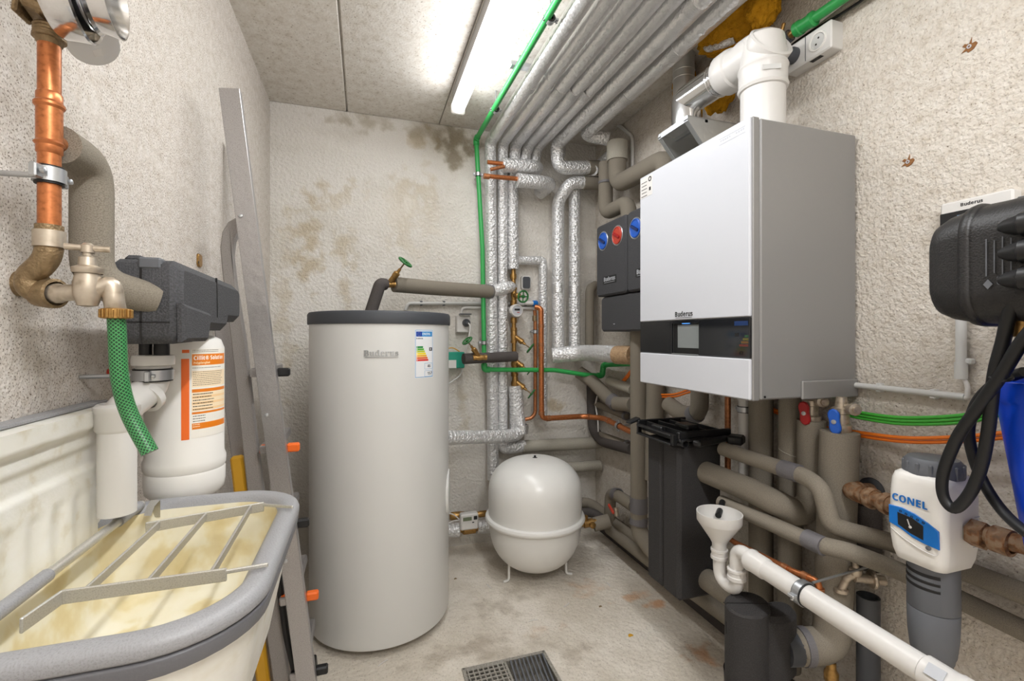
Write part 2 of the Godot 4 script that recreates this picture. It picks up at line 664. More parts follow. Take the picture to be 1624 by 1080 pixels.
	M.motor_black = with_bumps(mat(Color(0.125, 0.12, 0.12), 0.45), fine, 0.3, 9.0)
	M.dark_grey = mat(Color(0.27, 0.28, 0.30), 0.5)
	M.mid_grey = mat(Color(0.38, 0.39, 0.41), 0.5)
	M.pvc = mat(Color(0.84, 0.83, 0.815), 0.35)
	M.pvc_grey = mat(Color(0.80, 0.80, 0.79), 0.4)
	M.black_glass = mat(Color(0.10, 0.105, 0.115), 0.08)
	M.screen = mat(Color(0.50, 0.52, 0.52), 0.15)
	M.blue_light = mat(Color(0.3, 0.6, 1.0), 0.3)
	M.blue_light.emission_enabled = true
	M.blue_light.emission = Color(0.35, 0.65, 1.0)
	M.blue_light.emission_energy_multiplier = 1.6
	M.ink = mat(Color(0.06, 0.06, 0.065), 0.5)
	M.pale_ink = mat(Color(0.72, 0.73, 0.75), 0.5)
	M.blue = mat(Color(0.02, 0.26, 0.80), 0.35)
	M.blue_print = mat(Color(0.06, 0.42, 0.74), 0.35)
	M.blue_knob = mat(Color(0.12, 0.36, 0.75), 0.4)
	M.red_knob = mat(Color(0.62, 0.10, 0.11), 0.4)
	M.blue_dark = mat(Color(0.07, 0.16, 0.36), 0.4)
	M.tan_nut = specks(mat(Color(0.74, 0.63, 0.50), 0.45, 0.35), mottled, 9.0)
	M.stained = specks(with_bumps(mat(Color(0.78, 0.66, 0.52), 0.55, 0.2), foil, 0.8, 6.0), mottled, 7.0)
	M.band_grey = with_bumps(mat(Color(0.40, 0.40, 0.415), 0.45), fine, 0.1, 9.0)
	M.red = mat(Color(0.75, 0.25, 0.18), 0.4)
	M.orange = mat(Color(0.93, 0.42, 0.12), 0.45)
	M.orange_cable = mat(Color(0.91, 0.47, 0.12), 0.45)
	M.green_cable = mat(Color(0.28, 0.68, 0.24), 0.45)
	M.teal = mat(Color(0.05, 0.56, 0.46), 0.45)
	M.yellow = mat(Color(0.80, 0.60, 0.14), 0.5)
	M.ceramic = specks(with_bumps(mat(Color(0.93, 0.925, 0.905), 0.35), fine, 0.05, 5.0), ramp(noise(512, 0.016, FastNoiseLite.TYPE_SIMPLEX_SMOOTH, 5, 81), [[0.0, Color(0.90, 0.87, 0.80)], [0.35, Color(0.975, 0.97, 0.95)], [1.0, Color(1, 1, 1)]]), 2.5)
	M.basin_inside = specks(mat(Color(0.91, 0.895, 0.84), 0.4), ramp(noise(512, 0.012, FastNoiseLite.TYPE_SIMPLEX_SMOOTH, 5, 82), [[0.0, Color(0.84, 0.76, 0.56)], [0.40, Color(0.93, 0.885, 0.75)], [0.56, Color(0.98, 0.97, 0.93)], [1.0, Color(1, 1, 1)]]), 1.6)
	M.rim_grey = specks(with_bumps(mat(Color(0.60, 0.60, 0.61), 0.45), fine, 0.12, 9.0), scratch, 12.0)
	M.galv = specks(mat(Color(0.78, 0.77, 0.74), 0.4, 0.6), scratch, 14.0)
	M.wool = specks(with_bumps(mat(Color(0.80, 0.58, 0.14), 0.95, 0, 0.2), grit, 1.6, 5.0), mottled, 6.0)
	M.water = mat(Color(0.45, 0.47, 0.5), 0.3)
	M.rubber = mat(Color(0.07, 0.07, 0.075), 0.5)
	M.drain = specks(mat(Color(0.62, 0.61, 0.58), 0.6), mottled, 12.0)
	M.plug_brown = specks(mat(Color(0.55, 0.38, 0.22), 0.9), mottled, 14.0)
	var hose := Image.create(64, 64, false, Image.FORMAT_RGB8)
	for y in 64:
		for x in 64:
			var a := absf(fposmod(x + y, 16.0) - 8.0)
			var b := absf(fposmod(x - y, 16.0) - 8.0)
			hose.set_pixel(x, y, Color(0.30, 0.60, 0.36) if a < 2.2 or b < 2.2 else Color(0.06, 0.22, 0.12))
	M.hose = mat(Color.WHITE, 0.35)
	M.hose.albedo_texture = ImageTexture.create_from_image(hose)
	M.hose.uv1_scale = Vector3(3, 50, 1)

func stained(w: int, h: int, x0: float, x1: float, y0: float, y1: float, base: Color, alt: Color, spots: Array, seed_: int) -> ImageTexture:
	# base and alt mix in clouds; spots: [x, y, half width, half height, colour, strength], ragged at the edge
	var f := FastNoiseLite.new()
	f.seed = seed_
	f.frequency = 1.6
	f.fractal_octaves = 5
	var g := FastNoiseLite.new()
	g.seed = seed_ + 5
	g.frequency = 9.0
	g.fractal_octaves = 4
	var im := Image.create(w, h, false, Image.FORMAT_RGB8)
	for j in h:
		var y := lerpf(y1, y0, (j + 0.5) / h)
		for i in w:
			var x := lerpf(x0, x1, (i + 0.5) / w)
			var a := f.get_noise_2d(x, y)
			var b := g.get_noise_2d(x, y)
			var c := base.lerp(alt, clampf(0.5 + a * 1.5 + b * 0.4, 0.0, 1.0))
			for s in spots:
				var dx: float = (x - s[0]) / s[2]
				var dy: float = (y - s[1]) / s[3]
				if absf(dx) < 1.6 and absf(dy) < 1.6:
					var d := 1.0 - sqrt(dx * dx + dy * dy) + b * 1.3 + a * 0.9
					if d > 0.0:
						c = c.lerp(s[4], minf(1.0, d * 1.1) * s[5])
			im.set_pixel(i, j, c)
	return ImageTexture.create_from_image(im)

func slab(lo: Vector3, hi: Vector3, bev := 0.0) -> Shape:
	return S().box((lo + hi) / 2, hi - lo, bev)

func setting() -> void:
	var w := 0.15
	struct("wall_left", slab(Vector3(XL - w, 0, ZB), Vector3(XL, YC, ZF)), M.plaster_left)
	struct("wall_right", slab(Vector3(XR, 0, ZB), Vector3(XR + w, YC, ZF)), M.plaster_right)
	struct("wall_front", slab(Vector3(XL - w, 0, ZF), Vector3(XR + w, YC, ZF + w)), M.front_wall)
	# back wall: plaster with damp stains and smears
	var grey_ := Color(0.56, 0.52, 0.45)
	var tan_ := Color(0.72, 0.65, 0.53)
	var pale := Color(0.90, 0.885, 0.86)
	var sp := []
	for q in [[Vector3(0.447, 2.159, -2.494), 0.10, 0.13, grey_, 0.75], [Vector3(0.516, 2.223, -2.494), 0.10, 0.06, grey_, 0.6], [Vector3(0.261, 2.19, -2.494), 0.10, 0.06, tan_, 0.5], [Vector3(0.195, 2.238, -2.494), 0.55, 0.05, Color(0.66, 0.62, 0.55), 0.55],
			[Vector3(-0.176, 1.886, -2.494), 0.16, 0.10, tan_, 0.5], [Vector3(-0.264, 1.564, -2.494), 0.07, 0.22, tan_, 0.55], [Vector3(-0.102, 1.509, -2.494), 0.06, 0.2, tan_, 0.4], [Vector3(0.195, 1.822, -2.494), 0.08, 0.25, tan_, 0.35], [Vector3(0.327, 1.867, -2.494), 0.06, 0.3, tan_, 0.25],
			[Vector3(-0.293, 2.14, -2.494), 0.22, 0.06, pale, 0.8], [Vector3(-0.056, 2.091, -2.494), 0.2, 0.07, pale, 0.7], [Vector3(0.067, 1.811, -2.494), 0.25, 0.12, pale, 0.5], [Vector3(-0.378, 1.774, -2.494), 0.06, 0.3, pale, 0.5], [Vector3(0.395, 1.6, -2.494), 0.2, 0.2, pale, 0.4],
			[Vector3(1.059, 0.752, -2.494), 0.07, 0.05, tan_, 0.6], [Vector3(0.941, 1.848, -2.494), 0.1, 0.06, pale, 0.5], [Vector3(0.516, 0.776, -2.494), 0.05, 0.2, tan_, 0.3], [Vector3(-0.364, 1.342, -2.494), 0.05, 0.4, tan_, 0.3]]:
		sp.append([q[0].x, q[0].y, q[1], q[2], q[3], q[4]])
	M.plaster_back = clouded(with_bumps(mat(Color.WHITE, 0.95, 0, 0.2), M.grit, 0.9, 2.6, true), stained(640, 760, XL, XR, 0, YC, Color(0.885, 0.87, 0.845), Color(0.83, 0.81, 0.775), sp, 77))
	M.plaster_back.albedo_texture = M.pores
	var s := S()
	s.face([Vector3(XL, 0, ZB), Vector3(XR, 0, ZB), Vector3(XR, YC, ZB), Vector3(XL, YC, ZB)], BACK, [Vector2(0, 1), Vector2(1, 1), Vector2(1, 0), Vector2(0, 0)])
	var b := slab(Vector3(XL - w, 0, ZB - w), Vector3(XR + w, YC, ZB - 0.001))
	var first := s.v.size()
	for i in b.v.size():
		s.vert(b.v[i], b.n[i], Vector2.ZERO)
	for i in b.ix:
		s.ix.append(first + i)
	s.two = true
	struct("wall_back", s, M.plaster_back)
	# floor: worn screed
	var rust := Color(0.80, 0.58, 0.42)
	var wet := Color(0.50, 0.45, 0.39)
	sp = []
	for q in [[Vector3(1.124, 0, -1.766), 0.10, 0.03, rust, 0.5], [Vector3(1.196, 0, -1.707), 0.05, 0.03, rust, 0.7], [Vector3(0.968, 0, -1.911), 0.08, 0.06, rust, 0.25], [Vector3(0.567, 0, -1.884), 0.12, 0.10, wet, 0.25], [Vector3(0.422, 0, -1.64), 0.2, 0.06, wet, 0.3], [Vector3(1.158, 0, -1.387), 0.06, 0.05, rust, 0.6],
			[Vector3(0.694, 0, -1.518), 0.1, 0.05, wet, 0.25], [Vector3(0.636, 0, -1.685), 0.1, 0.03, rust, 0.2], [Vector3(1.275, 0, -2.287), 0.1, 0.06, Color(0.6, 0.55, 0.48), 0.4], [Vector3(1.034, 0, -1.558), 0.12, 0.06, Color(0.86, 0.84, 0.8), 0.6]]:
		sp.append([q[0].x, q[0].z, q[1], q[2], q[3], q[4]])
	M.floor = clouded(with_bumps(mat(Color.WHITE, 0.8, 0, 0.35), M.fine, 0.25, 1.3, true), stained(512, 1024, XL, XR, ZF, ZB, Color(0.88, 0.85, 0.805), Color(0.80, 0.765, 0.71), sp, 99))
	M.floor.albedo_texture = M.pores
	s = S()
	var fx := [XL, 0.328, 0.612, XR]   # the screed leaves a pit open under the drain
	var fz := [ZB, -1.554, -1.396, ZF]
	for i in 3:
		for j in 3:
			if i == 1 and j == 1:
				continue
			var q := []
			var uv := []
			for e in [[0, 0], [1, 0], [1, 1], [0, 1]]:
				var p := Vector3(fx[i + e[0]], 0, fz[j + e[1]])
				q.append(p)
				uv.append(Vector2((p.x - XL) / (XR - XL), (p.z - ZB) / (ZF - ZB)))
			s.face(q, UP, uv)
	b = slab(Vector3(XL - w, -w - 0.05, ZB - w), Vector3(XR + w, -0.07, ZF + w))
	first = s.v.size()
	for i in b.v.size():
		s.vert(b.v[i], b.n[i], Vector2.ZERO)
	for i in b.ix:
		s.ix.append(first + i)
	s.two = true
	struct("floor", s, M.floor)
	# ceiling: cast slabs with open joints between them
	var c := struct("ceiling", slab(Vector3(XL - w, YC + 0.012, ZB - w), Vector3(XR + w, YC + w, ZF + w)), M.concrete)
	var xs := [XL - 0.02, -0.084, 0.383, 0.95, XR + 0.02]
	for i in 4:
		s = S()
		s.box(Vector3((xs[i] + xs[i + 1]) / 2, YC + 0.006, (ZB + ZF) / 2), Vector3(xs[i + 1] - xs[i] - (0.011 if i == 0 else 0.004), 0.012, ZF - ZB), 0.003)
		part("slab_panel", s, M.concrete, c)
	# edge strip along the foot of the right wall
	struct("trim_1", slab(Vector3(XR - 0.012, 0, ZB), Vector3(XR, 0.035, ZF), 0.002), M.foam_dark)
	for q in [[Vector3(1.325, 1.814, -0.691), "brown broken plaster patch round a plug hole near the top right of the wall"], [Vector3(1.325, 1.594, -0.817), "brown broken plaster patch round a plug hole right beside the boiler"]]:
		var t := thing("plug_hole", q[1], "wall plug", q[0], "")
		s = S()
		var o := PackedVector2Array()
		for j in 14:
			o.append(Vector2(cos(TAU * j / 14), sin(TAU * j / 14)) * (0.012 + 0.005 * sin(j * 2.6) + 0.003 * cos(j * 4.1)))
		var x := Transform3D(Basis(Vector3(0, 0, 1), UP, Vector3(-1, 0, 0)), q[0])
		s.prism(o, x, 0.0015, 0.0005)
		part("broken_plaster", s, M.plug_brown, t)
		s = S()
		s.lathe(q[0], Vector3(-1, 0, 0), [[0.0, 0.0], [0.0025, 0.0], [0.0025, 0.003], [0.0045, 0.003], [0.0045, 0.0]], 12)
		part("plug", s, M.pale_ink, t)

func ring(c: Vector3, axis: Vector3, r: float, thick: float, s: Shape = null, seg := 24) -> Shape:
	if s == null:
		s = S()
	var b := Shape.turn(axis)
	var p := PackedVector3Array()
	for j in seg + 1:
		p.append(c + (b.x * cos(TAU * j / seg) + b.z * sin(TAU * j / seg)) * r)
	return s.tube(p, thick, 8, false)

func band(c: Vector3, axis: Vector3, r: float, width: float, thick := 0.002) -> Shape:
	return S().lathe(c, axis, [[r - 0.004, -width / 2], [r + thick, -width / 2], [r + thick, width / 2], [r - 0.004, width / 2]], 24)

# a split pipe clip: two half straps with ears, a screw in each ear, and a threaded rod back to the wall or ceiling
func pipe_clip(c: Vector3, axis: Vector3, r: float, to: Vector3, far: float, label: String, group := "", m: Material = null) -> Node3D:
	axis = axis.normalized()
	to = to.normalized()
	var t := thing("pipe_clamp", label, "pipe clamp", c, group)
	part("lining", band(c, axis, r, 0.022, 0.0025), M.rubber, t)
	part("strap", band(c, axis, r + 0.002, 0.017, 0.0025), m if m else M.zinc, t)
	var ear := axis.cross(to).normalized()
	var b := Basis(ear, to, ear.cross(to))
	for e in [-1.0, 1.0]:
		var lug := part("ear", S().box(c + ear * e * (r + 0.009), Vector3(0.014, 0.008, 0.017), 0.0015, b), m if m else M.zinc, t)
		part("screw", S().lathe(c + ear * e * (r + 0.010) - to * 0.006, -to, [[0.0035, 0.0], [0.0035, 0.004], [0.0, 0.005]], 10), M.zinc, lug)
	if far > 0.0:
		part("threaded_rod", S().rod(c + to * (r + 0.002), c + to * far, 0.0035, 8), M.zinc, t)
	return t

func handwheel(c: Vector3, axis: Vector3, r: float, m: Material, t: Node3D) -> void:
	var s := ring(c, axis, r, r * 0.16, null, 20)
	var b := Shape.turn(axis)
	for k in 4:
		s.rod(c, c + (b.x * cos(TAU * k / 4) + b.z * sin(TAU * k / 4)) * r, r * 0.11, 8)
	s.lathe(c, axis, [[0.0, -r * 0.2], [r * 0.3, -r * 0.2], [r * 0.3, r * 0.2], [0.0, r * 0.25]], 12)
	part("handwheel", s, m, t)

# a brass slanted-seat valve on a pipe along axis; the bonnet leaves towards arm
func valve(c: Vector3, axis: Vector3, r: float, arm: Vector3, reach: float, wheel: float, label: String, group := "") -> Node3D:
	var t := thing("slanted_seat_valve", label, "valve", c, group)
	axis = axis.normalized()
	arm = arm.normalized()
	var s := S()
	s.lathe(c, axis, [[r * 0.6, -r * 3], [r * 1.25, -r * 3], [r * 1.25, -r * 2], [r * 1.05, -r * 1.9], [r * 1.3, 0.0], [r * 1.05, r * 1.9], [r * 1.25, r * 2], [r * 1.25, r * 3], [r * 0.6, r * 3]], 16)
	part("body", s, M.brass, t)
	s = S()
	s.lathe(c, arm, [[r, 0.0], [r, reach * 0.35], [r * 1.15, reach * 0.36], [r * 1.15, reach * 0.52], [r * 0.6, reach * 0.56], [r * 0.5, reach * 0.7], [0.0, reach * 0.7]], 12)
	part("bonnet", s, M.brass, t)
	part("stem", S().rod(c + arm * reach * 0.6, c + arm * reach, r * 0.28, 8), M.bronze, t)
	handwheel(c + arm * reach, arm, wheel, M.green_dark, t)
	return t

func foil(called: String, label: String, p: Array, r: float, rad: float, bands := [], group := "foil wrapped pipes", smooth := false) -> Node3D:
	var t := thing(called, label, "pipe", p[-1], group)
	if smooth:   # the long level length has a newer, tighter jacket
		var k: Vector3 = (p[1] as Vector3).lerp(p[0], 0.03)
		part("foil_jacket", S().pipe([p[0], k], r, rad, 20, 0.012), M.foil_smooth, t)
		p = [k] + p.slice(1)
	part("foil_jacket", S().pipe(p, r, rad, 20, 0.012), M.foil, t)
	for q in bands:   # tape rings: [point, axis]
		part("tape_band", band(q[0], q[1], r, 0.045, 0.0018), M.tape, t)
	return t

func lagged(called: String, label: String, p: Array, r: float, rad: float, m: Material = null, bands := [], group := "") -> Node3D:
	var t := thing(called, label, "pipe", p[-1], group)
	part("foam_sleeve", S().pipe(p, r, rad, 20), m if m else M.foam, t)
	for q in bands:
		part("tape_band", band(q[0], q[1], r, q[2] if q.size() > 2 else 0.04, 0.0025), M.grey_tape, t)
	return t

func on_drum(c: Vector3, r: float, a: float, y: float) -> Transform3D:
	var b := Basis(UP, a)
	return Transform3D(b, Vector3(c.x, y, c.z) + b.z * r)

func energy_print(w: int, h: int, numbers: Array) -> ImageTexture:
	var im := Image.create(w, h, false, Image.FORMAT_RGB8)
	im.fill(Color(0.93, 0.94, 0.95))
	var rim := Color(0.30, 0.58, 0.80)
	for e in [Rect2i(4, 4, w - 8, 4), Rect2i(4, h - 8, w - 8, 4), Rect2i(4, 4, 4, h - 8), Rect2i(w - 8, 4, 4, h - 8)]:
		im.fill_rect(e, rim)
	im.fill_rect(Rect2i(12, 16, w * 3 / 10, 42), Color(0.10, 0.28, 0.66))
	im.fill_rect(Rect2i(12 + w * 3 / 10, 16, w - 24 - w * 3 / 10, 42), Color(0.22, 0.58, 0.85))
	stamp(im, "ENERG", Vector2(16 + w * 3 / 10, 26), 20, Color.WHITE, true)
	for k in 8:
		im.fill_rect(Rect2i(int(12 + w * 0.15 + cos(TAU * k / 8) * 13) - 1, int(37 + sin(TAU * k / 8) * 13) - 1, 3, 3), Color(0.95, 0.8, 0.2))
	stamp(im, "Buderus", Vector2(14, 66), 12, Color(0.2, 0.2, 0.25), true)
	var bars := [Color(0.06, 0.55, 0.25), Color(0.35, 0.70, 0.20), Color(0.75, 0.80, 0.15), Color(0.98, 0.88, 0.10), Color(0.96, 0.70, 0.12), Color(0.92, 0.42, 0.14), Color(0.86, 0.20, 0.16)]
	for k in 7:
		im.fill_rect(Rect2i(14, 138 + k * 18, int(w * (0.34 + 0.05 * k)), 15), bars[k])
		stamp(im, "ABCDEFG"[k], Vector2(18, 140 + k * 18), 10, Color.WHITE, true)
	im.fill_rect(Rect2i(w - 46, 150, 34, 28), Color(0.12, 0.12, 0.13))
	stamp(im, "B", Vector2(w - 36, 155), 17, Color.WHITE, true)
	for k in 2:
		var y := 280 + k * 62
		for e in [Rect2i(w - 96, y, 84, 2), Rect2i(w - 96, y + 48, 84, 2), Rect2i(w - 96, y, 2, 50), Rect2i(w - 14, y, 2, 50)]:
			im.fill_rect(e, rim)
		stamp(im, numbers[k], Vector2(w - 66, y + 12), 24, Color(0.1, 0.1, 0.12), true)
	return ImageTexture.create_from_image(im)

func tank_side() -> void:
	var c := Vector3(0.066, 0, -1.98)
	var R := 0.275
	var t := thing("hot_water_tank", "tall white cylindrical hot water tank with a dark grey lid standing on the floor", "water tank", c)
	var s := S()
	s.lathe(c, UP, [[0.0, 0.024], [R - 0.014, 0.024], [R - 0.003, 0.03], [R, 0.04], [R, 1.196]], 96)
	part("body", s, M.white_paint, t)
	s = S()
	s.lathe(c, UP, [[R - 0.01, 1.192], [R + 0.005, 1.192], [R + 0.006, 1.198], [R + 0.006, 1.230], [R + 0.001, 1.238], [R - 0.012, 1.240], [0.0, 1.240]], 96)
	part("lid", s, M.lid_grey, t)
	for k in 3:
		var a := TAU * k / 3 + 0.5
		part("foot", S().lathe(c + Vector3(sin(a), 0, cos(a)) * 0.2, UP, [[0.0, 0.0], [0.022, 0.0], [0.022, 0.02], [0.012, 0.03]], 14), M.black_matt, t)
	s = S().text("Buderus", on_drum(c, R + 0.0005, -0.035, 1.087), 0.021, 0.003, R, true, "Droid Serif")
	s.wrap(c, R, -0.035 - 0.2, -0.035 + 0.215, 1.0715, 1.0742, 0.003, 12)
	part("badge", s, M.zinc, t, "raised silver maker's name badge")
	var lab := mat(Color.WHITE, 0.3)
	lab.albedo_texture = energy_print(192, 400, ["46", "157"])
	part("energy_label", S().wrap(c, R, 0.41, 0.725, 0.992, 1.172, 0.0006, 12), lab, t, "energy label with coloured bars")
	s = S()
	var o := PackedVector2Array()
	for j in 32:
		o.append(Vector2(cos(TAU * j / 32) * 0.062, sin(TAU * j / 32) * 0.095))
	s.prism(o, Transform3D(Basis(UP, 1.33), Vector3(c.x, 0.50, c.z) + Basis(UP, 1.33).z * (R - 0.010)), 0.014, 0.005)
	part("flange_cover", s, M.white_paint, t)
	# pipe off the top of the tank
	var p := [Vector3(0.02, 1.235, -2.18), Vector3(0.067, 1.376, -2.18), Vector3(0.333, 1.382, -2.3), Vector3(0.652, 1.398, -2.4)]
	p[1].y = 1.385
	p[2].y = 1.385
	p[3].y = 1.385
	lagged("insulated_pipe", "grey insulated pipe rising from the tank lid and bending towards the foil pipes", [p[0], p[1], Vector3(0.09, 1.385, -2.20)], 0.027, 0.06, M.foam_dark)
	lagged("insulated_pipe", "thick grey insulated pipe running level above the tank towards the foil pipes", [Vector3(0.13, 1.387, -2.21), p[2], p[3]], 0.036, 0.04, M.foam, [[p[3] + Vector3(-0.03, 0, 0.004), Vector3(1, 0, -0.2), 0.06]])
	foil("foil_pipe", "short foil elbow joining the level grey pipe above the tank to the wall risers", [p[3], Vector3(0.75, 1.414, -2.394), Vector3(0.786, 1.423, -2.474)], 0.032, 0.03)
	valve(Vector3(0.105, 1.387, -2.205), Vector3(1, 0, -0.1), 0.013, Vector3(0.55, 0.75, 0.35), 0.13, 0.032, "brass valve with a green handwheel on the pipe above the tank")
	# lower connections of the tank
	p = [Vector3(0.29, 0.70, -2.14), Vector3(0.36, 0.668, -2.17), Vector3(0.703, 0.617, -2.334), Vector3(0.808, 0.616, -2.374), Vector3(0.804, 0.707, -2.404), Vector3(0.796, 0.851, -2.414)]
	foil("foil_pipe", "foil pipe leaving the right side of the tank low down and turning up the wall", p.slice(1), 0.034, 0.06, [[Vector3(0.816, 0.642, -2.376), Vector3(0, 1, 0)]])
	part("collar", S().lathe(Vector3(0.362, 0.668, -2.17), Vector3(1, -0.08, -0.12), [[0.0, -0.02], [0.037, -0.02], [0.037, 0.006], [0.03, 0.006]], 20), M.rubber, get_child(get_child_count() - 1))
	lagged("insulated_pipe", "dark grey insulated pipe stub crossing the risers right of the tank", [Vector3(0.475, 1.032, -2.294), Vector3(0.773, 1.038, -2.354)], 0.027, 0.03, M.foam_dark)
	valve(Vector3(0.557, 1.038, -2.284), Vector3(1, 0, 0), 0.012, Vector3(-0.62, 0.75, 0.25), 0.115, 0.026, "brass valve with a green handwheel on the dark pipe stub right of the tank")
	# teal junction box behind the tank
	var q := Vector3(0.458, 1.02, -2.424)
	t = thing("junction_box", "teal junction box with a white sticker peeping out behind the tank", "junction box", q)
	part("case", S().box(q + Vector3(-0.03, 0, 0), Vector3(0.15, 0.085, 0.05), 0.004), M.teal, t)
	part("sticker", S().box(q + Vector3(-0.045, -0.02, 0.0255), Vector3(0.09, 0.042, 0.001), 0.0), M.pvc, t)
	part("cable", S().tube(Shape.curve([q + Vector3(-0.06, 0.05, 0), q + Vector3(-0.02, 0.065, 0.01), q + Vector3(0.02, 0.045, 0.015)]), 0.003, 8), M.yellow, t)
	part("cable", S().tube(Shape.curve([q + Vector3(0.035, -0.04, 0), q + Vector3(0.02, -0.085, 0.01), q + Vector3(-0.07, -0.14, 0.02)]), 0.003, 8), M.pvc_grey, t)
	# expansion vessel
	c = Vector3(0.787, 0, -2.1)
	t = thing("expansion_vessel", "round white expansion vessel on thin bent legs standing on the floor", "expansion vessel", c)
	s = S()
	var prof := []
	for k in 13:
		var a := PI / 2 * (1.0 - k / 12.0)
		prof.append([0.222 * pow(cos(a), 0.8), 0.255 - 0.222 * pow(sin(a), 0.9)])
	prof.append([0.224, 0.268])
	prof.append([0.229, 0.27])
	part("lower_shell", S().lathe(c, UP, prof, 64), M.vessel_white, t)
	prof = [[0.228, 0.288], [0.224, 0.29], [0.226, 0.36]]
	for k in 13:
		var a := PI / 2 * k / 12.0
		prof.append([0.226 * pow(cos(a), 0.75), 0.395 + 0.163 * pow(sin(a), 0.9)])
	part("upper_shell", S().lathe(c, UP, prof, 64), M.vessel_white, t)
	part("seam_flange", S().lathe(c, UP, [[0.222, 0.266], [0.237, 0.267], [0.241, 0.274], [0.241, 0.280], [0.237, 0.288], [0.222, 0.292]], 64), M.vessel_white, t)
	part("air_valve", S().lathe(c, UP, [[0.012, 0.553], [0.012, 0.558], [0.005, 0.559], [0.005, 0.568], [0.0, 0.569]], 12), M.black, t)
	part("sticker", S().prism(Shape.rrect(0.03, 0.011, 0.001), Transform3D(Basis(UP, -0.35).rotated(UP, 0.0) * Basis(RIGHT, -0.62), c + Vector3(-0.03, 0.492, 0.178)), 0.004), M.pvc, t)
	for k in 3:
		var a: float = [-1.30, 1.12, PI][k]
		var d := Vector3(sin(a), 0, cos(a))
		var f := c + d * 0.15
		part("leg", S().pipe([f + Vector3(0, 0.10, 0), f + Vector3(0, 0.006, 0), f + d * 0.030 + Vector3(0, 0.006, 0)], 0.006, 0.015, 10), M.vessel_white, t)
	# heat meter pipe between tank and vessel
	foil("foil_pipe", "foil covered pipe low on the back wall left of the heat meter", [Vector3(0.215, 0.173, -2.354), Vector3(0.464, 0.147, -2.354)], 0.036, 0.03)
	foil("foil_pipe", "foil covered pipe low on the back wall between heat meter and white vessel", [Vector3(0.561, 0.148, -2.354), Vector3(0.709, 0.136, -2.354)], 0.033, 0.03)
	q = Vector3(0.507, 0.199, -2.324)
	t = thing("heat_meter", "small white heat meter with a display on a brass pipe between tank and vessel", "meter", q)
	s = S().rod(Vector3(0.444, 0.15, -2.354), Vector3(0.585, 0.145, -2.354), 0.018)
	s.lathe(Vector3(0.517, 0.147, -2.354), RIGHT, [[0.018, -0.04], [0.028, -0.03], [0.028, 0.03], [0.018, 0.04]], 18)
	part("brass_body", s, M.brass, t)
	part("case", S().box(q + Vector3(0, 0.005, 0.01), Vector3(0.092, 0.082, 0.04), 0.006), M.pvc, t)
	part("display", S().box(q + Vector3(-0.012, 0.022, 0.031), Vector3(0.045, 0.018, 0.002), 0.0005), mat(Color(0.42, 0.46, 0.36), 0.3), t)
	part("button", S().box(q + Vector3(0.03, 0.024, 0.031), Vector3(0.018, 0.018, 0.002), 0.0005), M.ink, t)
	part("button", S().box(q + Vector3(0.018, 0.002, 0.031), Vector3(0.01, 0.005, 0.002), 0.0005), M.ink, t)
	for e in [[-0.06, 0.03], [-0.06, -0.01]]:
		part("sensor_cable", S().tube(Shape.curve([q + Vector3(-0.045, 0.01, 0.0), q + Vector3(-0.09, 0.02 + e[1], 0.01), q + Vector3(-0.17, e[1] * 2, 0.02)]), 0.003, 8), M.pvc, t)
	solo("pipe_union", S().lathe(Vector3(0.452, 0.205, -2.394), Vector3(1, 0, 0), [[0.0, -0.03], [0.016, -0.03], [0.022, -0.02], [0.022, 0.02], [0.016, 0.05], [0.0, 0.05]], 6), M.brass, "brass hexagon union left of the small white heat meter", "pipe fitting")
	solo("pipe_union", S().lathe(Vector3(0.595, 0.198, -2.394), Vector3(1, 0, 0), [[0.0, -0.03], [0.014, -0.03], [0.018, -0.01], [0.018, 0.02], [0.014, 0.03], [0.0, 0.03]], 6), M.brass, "brass hexagon union between the heat meter and the white vessel", "pipe fitting")

